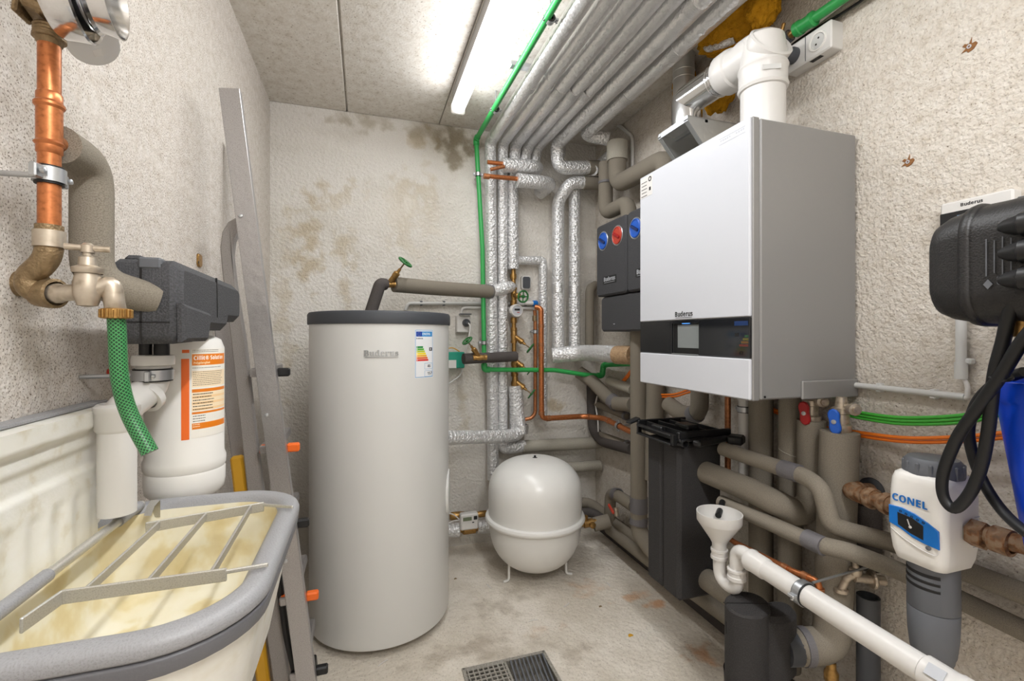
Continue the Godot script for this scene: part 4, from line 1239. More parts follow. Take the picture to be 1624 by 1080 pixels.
	# white flue tee on the boiler
	var f := Vector3(1.135, 1.712, -1.088)
	t = thing("flue_tee", "white plastic flue tee standing on top of the boiler", "flue pipe", f)
	part("lower_pipe", S().lathe(f, UP, [[0.061, 0.0], [0.061, 0.205]], 40), M.pvc, t)
	part("socket", S().lathe(f, UP, [[0.060, 0.165], [0.066, 0.168], [0.069, 0.176], [0.066, 0.184], [0.066, 0.225], [0.069, 0.232], [0.066, 0.240], [0.060, 0.242]], 40), M.pvc, t)
	part("upper_pipe", S().lathe(f, UP, [[0.062, 0.2], [0.062, 0.29], [0.058, 0.32], [0.04, 0.335], [0.0, 0.338]], 40), M.pvc, t)
	var tilt := Vector3(-0.1, 0.6, 1.0).normalized()
	part("inspection_cap", S().lathe(f + Vector3(0, 0.292, 0.022), tilt, [[0.055, -0.03], [0.063, -0.02], [0.066, 0.0], [0.066, 0.012], [0.060, 0.016], [0.056, 0.008], [0.0, 0.008]], 40), M.pvc, t)
	var h := Vector3(1.135, 2.005, -1.088)
	part("branch", S().lathe(h, Vector3(0, 0.03, -1), [[0.058, 0.0], [0.058, 0.10], [0.064, 0.105], [0.066, 0.115], [0.066, 0.150], [0.062, 0.158], [0.057, 0.158]], 40), M.pvc, t)
	part("swept_throat", S().pipe([h + Vector3(0, -0.06, 0), h + Vector3(0, 0.0, -0.005), h + Vector3(0, 0.002, -0.06)], 0.0605, 0.05, 28), M.pvc, t)
	part("printed_label", S().box(f + Vector3(-0.03, 0.205, 0.0605), Vector3(0.05, 0.014, 0.001), 0.0, Basis(UP, -0.45)), M.pvc_grey, t)
	# steel flue behind it
	t = thing("steel_flue_pipe", "shiny steel flue pipe from the white tee down through a mitred elbow", "flue pipe", Vector3(1.135, 1.75, -1.43))
	part("pipe", S().pipe([Vector3(1.135, 2.008, -1.20), Vector3(1.135, 2.016, -1.43), Vector3(1.135, 1.903, -1.43)], 0.054, 0.012, 40), M.chrome, t)
	part("bead", ring(Vector3(1.135, 2.009, -1.262), BACK, 0.0545, 0.002, null, 36), M.chrome, t)
	part("bead", ring(Vector3(1.135, 2.010, -1.275), BACK, 0.0545, 0.002, null, 36), M.chrome, t)
	t = thing("steel_flue_pipe", "upright steel flue pipe rising through the ceiling behind the boiler", "flue pipe", Vector3(1.235, 1.93, -1.575))
	part("pipe", S().lathe(Vector3(1.235, 1.92, -1.575), UP, [[0.042, 0.0], [0.042, 0.385]], 32), M.steel, t)
	for y in [2.19, 2.22]:
		part("bead", ring(Vector3(1.235, y, -1.575), UP, 0.0405, 0.003, null, 28), M.steel, t)
	t = thing("flue_bracket", "open sheet steel bracket box carrying the steel flue behind the boiler top", "bracket", Vector3(1.18, 1.60, -1.40))
	part("top_plate", slab(Vector3(1.05, 1.898, -1.482), Vector3(1.325, 1.902, -1.317), 0.001), M.steel, t)
	for z in [-1.482, -1.319]:
		part("side_plate", S().prism(PackedVector2Array([Vector2(1.05, 1.90), Vector2(1.325, 1.90), Vector2(1.325, 1.60), Vector2(1.30, 1.60), Vector2(1.05, 1.885)]), Transform3D(Basis.IDENTITY, Vector3(0, 0, z)), 0.002), M.steel, t)
		part("rim", S().box(Vector3(1.167, 1.750, z + (0.009 if z < -1.4 else -0.007)), Vector3(0.003, 0.37, 0.018), 0.0005, Basis(BACK, 0.715)), M.zinc, t)
	part("front_plate", slab(Vector3(1.048, 1.882, -1.482), Vector3(1.051, 1.902, -1.317), 0.0005), M.zinc, t)
	part("cross_bar", slab(Vector3(1.12, 1.886, -1.482), Vector3(1.134, 1.898, -1.317), 0.001), M.zinc, t)
	for k in 3:
		part("bolt", S().lathe(Vector3(1.09 + 0.05 * k, 1.898, -1.36 - 0.035 * k), Vector3(0, -1, 0), [[0.007, 0.0], [0.007, 0.006], [0.0, 0.008]], 8), M.zinc, t)
	# yellow mineral wool stuffed round the pipes in the ceiling
	var g := FastNoiseLite.new()
	g.frequency = 9.0
	g.seed = 4
	var n := 0
	for d in [[Vector3(1.235, 2.235, -1.30), Vector3(0.085, 0.065, 0.15), "yellow mineral wool bulging from the ceiling above the steel flue"], [Vector3(1.21, 2.20, -1.16), Vector3(0.05, 0.07, 0.05), "small yellow tuft of mineral wool above the white flue tee"], [Vector3(1.285, 2.20, -1.63), Vector3(0.04, 0.08, 0.06), "yellow mineral wool behind the upright steel flue"], [Vector3(1.265, 2.08, -1.42), Vector3(0.05, 0.09, 0.07), "yellow mineral wool hanging behind the horizontal steel flue"]]:
		var rows := []
		for i in 19:
			var a := PI * (0.02 + 0.96 * i / 18.0)
			var row := []
			for j in 28:
				var b := TAU * j / 28
				var u := Vector3(sin(a) * cos(b), cos(a), sin(a) * sin(b))
				row.append(d[0] + u * d[1] * (1.0 + 0.30 * g.get_noise_3dv(u * 0.18 + Vector3(n, 0, 0)) + 0.12 * g.get_noise_3dv(u * 0.6)))
			rows.append(row)
		n += 1
		solo("mineral_wool", S().skin(rows, true, true, true), M.wool, d[2], "insulation", "")
	# fittings in the upper right corner
	t = thing("foil_hose", "crumpled foil hose end poking out beside the yellow wool", "hose", Vector3(1.2, 2.201, -1.404))
	part("hose", S().pipe([Vector3(1.24, 2.287, -1.479), Vector3(1.2, 2.201, -1.388), Vector3(1.2, 2.173, -1.325), Vector3(1.22, 2.176, -1.288)], 0.014, 0.02, 14, 0.12), M.foil, t)
	t = thing("green_pipe", "green plastic pipe end with a coupling high on the right wall", "pipe", Vector3(1.265, 2.076, -1.03))
	var a0 := Vector3(1.265, 2.086, -1.111)
	var a1 := Vector3(1.265, 2.09, -1.089)
	var a2 := Vector3(1.265, 2.087, -1.03)
	var a3 := Vector3(1.265, 2.085, -0.927)
	part("pipe", S().rod(a1.lerp(a2, 0.5), a3 + (a3 - a2) * 4.0, 0.0145), M.green, t)
	part("coupling", S().lathe(a1, a2 - a1, [[0.012, 0.0], [0.022, 0.002], [0.022, 0.018], [0.019, 0.02], [0.019, 0.05], [0.022, 0.052], [0.022, 0.062], [0.014, 0.066]], 24), M.green, t)
	part("brass_end", S().rod(a0, a1, 0.011), M.brass, t)
	t = thing("ball_valve", "small ball valve with a dark blue collar at the green pipe end", "valve", a0)
	part("body", S().lathe(a0, a0 - a1, [[0.0, -0.004], [0.017, -0.004], [0.017, 0.016], [0.013, 0.02], [0.013, 0.04], [0.0, 0.04]], 8), M.nickel, t)
	part("collar", band(a0 + (a0 - a1).normalized() * 0.003, a0 - a1, 0.017, 0.014, 0.002), M.dark_grey, t)
	part("lever", S().box(a0 + Vector3(-0.02, 0.018, -0.01), Vector3(0.01, 0.045, 0.012), 0.003, Basis(RIGHT, 0.4)), M.brass, t)
	# double socket
	q = Vector3(1.325, 2.021, -1.064)
	t = thing("double_socket", "white double wall socket at the upper right of the boiler", "socket", q)
	part("box", S().prism(Shape.rrect(0.155, 0.082, 0.006), Transform3D(out, Vector3(XR, q.y + 0.002, q.z)), 0.045, 0.004), M.pvc, t)
	part("socket_ring", S().lathe(Vector3(XR - 0.045, q.y + 0.002, q.z + 0.035), Vector3(-1, 0, 0), [[0.018, -0.014], [0.021, 0.0], [0.023, 0.003], [0.027, 0.003], [0.028, 0.0]], 28), M.white_plastic, t)
	var well := part("socket_well", S().lathe(Vector3(XR - 0.0455, q.y + 0.002, q.z + 0.035), Vector3(-1, 0, 0), [[0.021, 0.0005], [0.0, 0.0007]], 24), M.pvc_grey, t)
	for e in [-1.0, 1.0]:
		part("pin_hole", S().lathe(Vector3(XR - 0.046, q.y + 0.002 + e * 0.008, q.z + 0.035 + e * 0.004), Vector3(-1, 0, 0), [[0.003, 0.0006], [0.0, 0.0007]], 10), M.ink, well)
	part("divider", S().box(Vector3(XR - 0.0455, q.y + 0.002, q.z - 0.004), Vector3(0.002, 0.074, 0.0015), 0.0), M.mid_grey, t)
	part("label_plate", S().box(Vector3(XR - 0.03, q.y - 0.0393, q.z + 0.02), Vector3(0.014, 0.001, 0.035), 0.0), M.ink, t)
	q = Vector3(XR - 0.046, q.y + 0.004, q.z - 0.045)
	t = thing("plug", "dark plug with a white cable in the left half of the double socket", "plug", q)
	part("body", S().lathe(q, Vector3(-1, 0, 0), [[0.024, 0.0], [0.024, 0.012], [0.018, 0.034], [0.008, 0.038], [0.0, 0.038]], 20), M.dark_grey, t)
	part("cable", S().tube(Shape.curve([q + Vector3(-0.03, -0.008, 0), q + Vector3(-0.04, -0.05, 0.0), q + Vector3(-0.03, -0.10, -0.015), q + Vector3(-0.0, -0.20, -0.03)]), 0.004, 8), M.pvc, t)
	t = thing("black_cable", "thin black cable running up the right wall above the double socket", "cable", Vector3(1.305, 2.095, -1.128))
	part("cable", S().tube(Shape.curve([Vector3(1.305, 2.082, -1.151), Vector3(1.305, 2.082, -1.063), Vector3(1.305, 2.074, -0.966), Vector3(1.305, 2.074, -0.865), Vector3(1.305, 2.075, -0.726)]), 0.004, 8), M.ink, t)
	t = thing("conduit", "grey conduit running along the top of the right wall under the green pipe", "conduit", Vector3(1.31, 2.075, -1.155))
	part("tube", S().rod(Vector3(1.31, 2.075, -1.155), Vector3(1.31, 2.104, -0.837), 0.007, 12), M.foam_pale, t)

func under_boiler() -> void:
	# black foam separator with its bracket
	var lo := Vector3(1.0, 0.255, -1.485)
	var hi := Vector3(1.18, 0.782, -1.300)
	var t := thing("separator_box", "tall black foam covered separator under the boiler", "separator", Vector3(1.09, 0.255, -1.39))
	part("left_half_shell", slab(lo, Vector3(hi.x, hi.y, -1.394), 0.012), M.epp_black, t)
	part("right_half_shell", slab(Vector3(lo.x, lo.y, -1.392), hi, 0.012), M.epp_black, t)
	t = thing("plastic_bracket", "black ribbed plastic bracket clipped on top of the black separator", "bracket", Vector3(1.09, 0.782, -1.40))
	part("plate", slab(Vector3(0.985, 0.798, -1.52), Vector3(1.19, 0.808, -1.275), 0.002), M.black, t)
	for e in [0.0, 1.0]:
		part("front_rail", slab(Vector3(0.965, 0.783 + e * 0.030, -1.50), Vector3(0.985, 0.790 + e * 0.030, -1.30), 0.002), M.black, t)
		part("side_rail", slab(Vector3(0.985, 0.806, -1.53 + e * 0.235), Vector3(1.20, 0.830, -1.515 + e * 0.235), 0.003), M.black, t)
	part("front_web", slab(Vector3(0.970, 0.785, -1.505), Vector3(0.986, 0.820, -1.495), 0.001), M.black, t)
	part("front_web", slab(Vector3(0.970, 0.785, -1.305), Vector3(0.986, 0.820, -1.290), 0.001), M.black, t)
	for k in 4:
		part("rib", slab(Vector3(1.01 + k * 0.05, 0.808, -1.50), Vector3(1.016 + k * 0.05, 0.828, -1.30), 0.001), M.black, t)
	part("clip", S().box(Vector3(0.99, 0.822, -1.40), Vector3(0.02, 0.02, 0.06), 0.004), M.black, t)
	part("clip", S().box(Vector3(1.06, 0.838, -1.335), Vector3(0.05, 0.016, 0.07), 0.004), M.black, t)
	part("hook", S().box(Vector3(0.975, 0.826, -1.535), Vector3(0.05, 0.012, 0.03), 0.004, Basis(BACK, 0.3)), M.black, t)
	part("spout", S().lathe(Vector3(1.0, 0.795, -1.285), BACK, [[0.013, -0.02], [0.013, 0.02], [0.010, 0.02], [0.010, -0.01], [0.0, -0.01]], 16), M.black, t)
	part("angle_arm", S().box(Vector3(1.10, 0.798, -1.265), Vector3(0.16, 0.022, 0.03), 0.006, Basis(UP, 0.25)), M.black, t)
	part("angle_arm", S().box(Vector3(1.19, 0.800, -1.25), Vector3(0.05, 0.03, 0.05), 0.006, Basis(UP, 0.6)), M.black, t)
	# uprights under the boiler, from far to near
	lagged("insulated_pipe", "grey insulated elbow pipe under the boiler above the black separator", [Vector3(1.255, 0.985, -1.505), Vector3(1.255, 0.84, -1.505), Vector3(1.262, 0.82, -1.62), Vector3(1.27, 0.85, -1.72)], 0.034, 0.05, M.foam, [[Vector3(1.256, 0.835, -1.535), Vector3(0, 0.5, 1), 0.03]])
	t = thing("copper_pipe", "brown copper pipe hanging straight down under the boiler beside the white pipe", "pipe", Vector3(1.25, 0.66, -1.352))
	part("pipe", S().rod(Vector3(1.25, 0.66, -1.352), Vector3(1.25, 0.985, -1.352), 0.0105), M.copper_old, t)
	part("nut", S().lathe(Vector3(1.25, 0.955, -1.352), UP, [[0.011, -0.012], [0.016, -0.01], [0.016, 0.012], [0.012, 0.016]], 8), M.brass, t)
	t = thing("waste_pipe", "white upright waste pipe with a socket under the boiler", "pipe", Vector3(1.25, 0.63, -1.275))
	part("pipe", S().lathe(Vector3(1.25, 0.63, -1.275), UP, [[0.0, 0.0], [0.022, 0.0], [0.022, 0.02], [0.0195, 0.024], [0.0195, 0.29], [0.023, 0.30], [0.023, 0.35]], 24), M.pvc, t)
	part("socket_ring", ring(Vector3(1.25, 0.962, -1.275), UP, 0.022, 0.0035), M.pvc, t)
	pipe_clip(Vector3(1.25, 0.895, -1.275), UP, 0.0195, RIGHT, 0.07, "clamp round the white upright waste pipe under the boiler", "")
	lagged("insulated_pipe", "thick grey insulated riser just right of the white waste pipe under the boiler", [Vector3(1.25, 0.985, -1.206), Vector3(1.25, 0.12, -1.206)], 0.037, 0.05, M.foam)
	lagged("insulated_pipe", "half hidden grey riser behind the seamed one under the boiler", [Vector3(1.287, 0.985, -1.128), Vector3(1.287, 0.12, -1.128)], 0.033, 0.05, M.foam)
	t = lagged("insulated_pipe", "grey insulated riser with a slanting seam line under the boiler", [Vector3(1.25, 0.985, -1.094), Vector3(1.25, 0.12, -1.10)], 0.033, 0.05, M.foam)
	part("seam", ring(Vector3(1.25, 0.792, -1.0945), Vector3(0.1, 1, 0.3), 0.0335, 0.0015), M.foam_pale, t)
	lagged("insulated_pipe", "grey insulated riser below the red handled valve", [Vector3(1.24, 0.903, -1.016), Vector3(1.24, 0.66, -1.016), Vector3(1.205, 0.63, -1.03), Vector3(1.14, 0.662, -1.037), Vector3(1.125, 0.677, -1.125), Vector3(1.11, 0.683, -1.308)], 0.037, 0.07, M.foam)
	lagged("insulated_pipe", "thickest grey insulated riser, below the blue handled valve, bending to the black pump", [Vector3(1.225, 0.89, -0.921), Vector3(1.215, 0.305, -0.935), Vector3(1.12, 0.30, -0.965)], 0.046, 0.08, M.foam, [[Vector3(1.14, 0.302, -0.958), Vector3(1, 0, 0.3), 0.02]])
	for k in 2:
		var c: Vector3 = [Vector3(1.24, 0.935, -1.016), Vector3(1.232, 0.928, -0.921)][k]
		t = thing("ball_valve", ["ball valve with a red butterfly handle under the boiler", "ball valve with a blue butterfly handle under the boiler"][k], "valve", c)
		var s := S()
		s.lathe(c, UP, [[0.0, -0.045], [0.022, -0.045], [0.024, -0.036], [0.024, -0.020], [0.019, -0.016], [0.019, 0.010], [0.024, 0.012], [0.024, 0.026], [0.015, 0.03], [0.013, 0.055], [0.0, 0.055]], 8)
		part("body", s, M.nickel, t)
		s = S()
		s.lathe(c + Vector3(0.0, 0.028, 0.02), Vector3(-0.5, 0, 1), [[0.0, -0.02], [0.012, -0.02], [0.012, 0.012], [0.016, 0.014], [0.016, 0.03], [0.009, 0.032], [0.009, 0.04], [0.0, 0.04]], 10)
		part("drain_plug", s, M.nickel, t)
		var o := PackedVector2Array()
		for j in 24:
			var a := TAU * j / 24
			o.append(Vector2(cos(a), sin(a)) * (0.012 + 0.022 * pow(absf(sin(a)), 3.0)))
		var face := Basis(Vector3(0.35, 0, 1).normalized(), UP, Vector3(-1, 0, 0.35).normalized())
		var h := c + Vector3(-0.034, -0.008, 0.008)
		var hd := part("handle", S().prism(o, Transform3D(face * Basis(BACK, 0.12), h), 0.009, 0.003), M.red_knob if k == 0 else M.blue_knob, t, "red handle" if k == 0 else "blue handle")
		part("handle_screw", S().lathe(h + face.z * 0.008, face.z, [[0.006, 0.0], [0.006, 0.003], [0.0, 0.004]], 10), M.zinc, hd)
		part("spindle", S().rod(c + Vector3(-0.01, -0.008, 0.0), h, 0.006, 8), M.nickel, t)
	# level pipes in front of the risers
	lagged("insulated_pipe", "upper grey level pipe with a taped joint crossing in front of the risers", [Vector3(1.14, 0.771, -1.256), Vector3(1.14, 0.768, -0.995), Vector3(1.14, 0.767, -0.95), Vector3(1.13, 0.752, -0.897), Vector3(1.135, 0.667, -0.876), Vector3(1.17, 0.653, -0.858), Vector3(1.262, 0.631, -0.807), Vector3(1.285, 0.621, -0.679), Vector3(1.285, 0.622, -0.438)], 0.0225, 0.03, M.foam, [[Vector3(1.14, 0.769, -0.997), BACK, 0.055]])
	lagged("insulated_pipe", "lower grey level pipe with a taped joint passing behind the white filter head", [Vector3(1.11, 0.606, -1.229), Vector3(1.11, 0.612, -0.913), Vector3(1.115, 0.618, -0.86), Vector3(1.14, 0.616, -0.836), Vector3(1.24, 0.577, -0.786), Vector3(1.285, 0.55, -0.668), Vector3(1.285, 0.539, -0.438)], 0.0215, 0.03, M.foam, [[Vector3(1.11, 0.615, -0.899), BACK, 0.05]])
	lagged("insulated_pipe", "thick grey pipe stub from the separator's foot to the black pump", [Vector3(1.12, 0.311, -1.335), Vector3(1.1, 0.33, -1.201), Vector3(1.07, 0.356, -1.036)], 0.036, 0.05, M.foam)
	t = thing("black_hose", "short black hose end hanging into the white funnel", "hose", Vector3(1.03, 0.636, -1.145))
	part("hose", S().rod(Vector3(1.02, 0.604, -1.142), Vector3(1.08, 0.623, -1.19), 0.009, 12), M.rubber, t)
	# funnel, trap and waste pipe
	var f := Vector3(1.0, 0.535, -1.115)
	t = thing("waste_funnel", "white plastic waste funnel in front of the black separator", "funnel", f)
	part("cone", S().lathe(f, UP, [[0.0, -0.03], [0.020, -0.03], [0.020, 0.0], [0.026, 0.012], [0.060, 0.062], [0.0625, 0.066], [0.0635, 0.092], [0.0610, 0.092], [0.0600, 0.068], [0.024, 0.014], [0.012, 0.0], [0.0, 0.0]], 36), M.pvc, t)
	t = thing("waste_trap", "white plastic siphon bend under the funnel", "waste trap", Vector3(1.0, 0.42, -1.07))
	part("bend", S().pipe([f + Vector3(0, -0.02, 0), Vector3(1.0, 0.432, -1.112), Vector3(1.0, 0.428, -1.048), Vector3(1.0, 0.55, -1.048), Vector3(1.0, 0.545, -0.985)], 0.0185, 0.034, 22), M.pvc, t)
	part("ring_nut", S().lathe(f + Vector3(0, -0.03, 0), UP, [[0.018, -0.016], [0.024, -0.014], [0.024, -0.006], [0.022, -0.004], [0.022, 0.006], [0.024, 0.008], [0.024, 0.014], [0.018, 0.016]], 24), M.pvc, t)
	part("ring_nut", S().lathe(Vector3(1.0, 0.478, -1.048), Vector3(0, 1, 0), [[0.018, -0.018], [0.025, -0.015], [0.025, -0.006], [0.023, -0.004], [0.023, 0.006], [0.025, 0.008], [0.025, 0.014], [0.018, 0.016]], 24), M.pvc, t)
	t = thing("waste_pipe", "long white waste pipe running along the right wall towards the camera", "pipe", Vector3(1.0, 0.49, -0.5))
	var wd := Vector3(0, -0.042, 1).normalized()
	var w0 := Vector3(1.0, 0.540, -0.995)
	part("pipe", S().rod(w0, w0 + wd * 1.45, 0.0255, 28), M.pvc, t)
	part("socket", S().lathe(w0, wd, [[0.019, -0.012], [0.028, -0.008], [0.030, 0.0], [0.028, 0.008], [0.028, 0.045], [0.0255, 0.05]], 28), M.pvc, t)
	part("socket", S().lathe(w0 + wd * 0.405, wd, [[0.0255, 0.0], [0.029, 0.003], [0.029, 0.05], [0.031, 0.055], [0.031, 0.065], [0.0255, 0.07]], 28), M.pvc, t)
	part("printed_label", S().box(w0 + wd * 0.435 + Vector3(-0.021, 0.021, 0), Vector3(0.002, 0.022, 0.028), 0.0, Basis(BACK, -0.78)), M.pale_ink, t)
	var wc := w0 + wd * 0.155
	pipe_clip(wc, wd, 0.0255, Vector3(0, 1, 0), 0.03, "rubber lined clamp round the long white waste pipe", "")
	solo("pipe_bracket", S().rod(wc + Vector3(0.03, 0.02, 0), Vector3(1.325, wc.y + 0.02, wc.z - 0.02), 0.003, 8), M.zinc, "zinc threaded rod holding the white waste pipe off the wall", "rod")
	# copper pipe behind the trap
	t = thing("copper_pipe", "copper pipe slanting down behind the white trap to a short elbow", "pipe", Vector3(1.14, 0.473, -0.91))
	part("pipe", S().pipe([Vector3(1.16, 0.473, -1.267), Vector3(1.14, 0.481, -1.204), Vector3(1.12, 0.502, -0.978), Vector3(1.13, 0.507, -0.906), Vector3(1.14, 0.449, -0.91)], 0.0085, 0.015, 14), M.copper, t)
	for q in [[Vector3(1.12, 0.5, -0.996), BACK], [Vector3(1.127, 0.504, -0.94), BACK], [Vector3(1.135, 0.48, -0.906), UP]]:
		part("solder_sleeve", band(q[0], q[1], 0.0085, 0.018, 0.0025), M.copper_old, t)
	# black insulated pump near the floor
	var c := Vector3(1.0, 0.0, -1.01)
	t = thing("circulation_pump", "black foam covered circulation pump low in front of the risers", "pump", Vector3(1.02, 0.12, -1.0))
	var o := PackedVector2Array()
	for j in 36:
		var a := TAU * j / 36
		o.append(Vector2(cos(a) * 0.070, sin(a) * 0.055))
	var flat := Basis(RIGHT, Vector3(0, 0, -1), UP)
	part("main_shell", S().prism(o, Transform3D(Basis(UP, 0.5) * flat, Vector3(c.x, 0.225, c.z)), 0.19, 0.005), M.epp_black, t)
	part("foot_shell", S().lathe(Vector3(c.x, 0.125, c.z), UP, [[0.0, 0.0], [0.040, 0.0], [0.056, 0.03], [0.06, 0.10]], 32), M.epp_black, t)
	o = PackedVector2Array()
	for j in 36:
		var a := TAU * j / 36
		o.append(Vector2(cos(a) * 0.062, sin(a) * 0.042))
	part("side_shell", S().prism(o, Transform3D(Basis(UP, 0.2) * flat, Vector3(1.075, 0.235, -0.985)), 0.165, 0.012), M.epp_black, t)
	part("seam", S().box(Vector3(1.0, 0.4155, -1.01), Vector3(0.13, 0.0015, 0.002), 0.0, Basis(UP, -0.35)), M.ink, t)
	part("collar", S().lathe(Vector3(1.085, 0.30, -0.972), Vector3(0.95, 0, 0.25), [[0.0, 0.0], [0.044, 0.0], [0.044, 0.035], [0.040, 0.04], [0.0, 0.04]], 28), M.dark_grey, t)
	part("label_recess", S().box(Vector3(0.942, 0.355, -1.012), Vector3(0.006, 0.035, 0.022), 0.001, Basis(UP, 0.35)), M.ink, t)
	part("red_tab", S().box(Vector3(0.9405, 0.345, -1.004), Vector3(0.006, 0.022, 0.008), 0.001, Basis(UP, 0.35)), M.red, t)
	lagged("insulated_pipe", "grey pipe running down to the floor from the foot of the black pump", [Vector3(1.0, 0.145, -1.01), Vector3(1.0, 0.0, -1.01)], 0.03, 0.02, M.foam_dark)
	# bits on the floor behind the pump
	solo("board", slab(Vector3(1.10, 0.0, -1.05), Vector3(1.14, 0.14, -0.55), 0.004), mat(Color(0.42, 0.46, 0.52), 0.7), "blue grey board standing on the floor behind the black pump", "board")
	t = thing("brass_drain", "brass drain fitting under the grey elbow near the floor", "fitting", Vector3(1.2, 0.17, -0.925))
	part("body", S().lathe(Vector3(1.2, 0.17, -0.925), UP, [[0.0, 0.0], [0.014, 0.0], [0.016, 0.03], [0.012, 0.04], [0.018, 0.05], [0.018, 0.07], [0.012, 0.08], [0.012, 0.10]], 10), M.brass, t)
	part("knob", S().box(Vector3(1.2, 0.2, -0.90), Vector3(0.02, 0.008, 0.03), 0.003), M.brass, t)
	# cables on the right wall
	var s := S()
	for k in 2:
		var d := Vector3(-0.004 * k, 0.010 * k, 0)
		s.tube(Shape.curve([Vector3(1.275, 0.869, -1.821) + d, Vector3(1.275, 0.886, -1.685) + d, Vector3(1.275, 0.922, -1.565) + d, Vector3(1.285, 0.947, -1.403) + d, Vector3(1.29, 0.901, -1.21) + d, Vector3(1.285, 0.873, -1.026) + d, Vector3(1.275, 0.878, -0.914) + d, Vector3(1.265, 0.888, -0.794) + d, Vector3(1.265, 0.907, -0.703) + d, Vector3(1.265, 0.937, -0.605) + d, Vector3(1.275, 0.973, -0.51) + d]), 0.0045, 10)
	solo("orange_cables", s, M.orange_cable, "pair of orange cables sagging along the right wall", "cable")
	s = S()
	for k in 3:
		var d := Vector3(-0.002 * k, 0.008 * k - 0.004, 0)
		s.tube(Shape.curve([Vector3(1.275, 0.936, -0.961) + d, Vector3(1.275, 0.931, -0.909) + d, Vector3(1.265, 0.934, -0.809) + d, Vector3(1.265, 0.947, -0.728) + d, Vector3(1.265, 0.966, -0.657) + d, Vector3(1.265, 0.989, -0.605) + d, Vector3(1.275, 1.021, -0.51) + d]), 0.0042, 10)
	solo("green_cables", s, M.green_cable, "bundle of green cables sagging along the right wall above the orange pair", "cable")

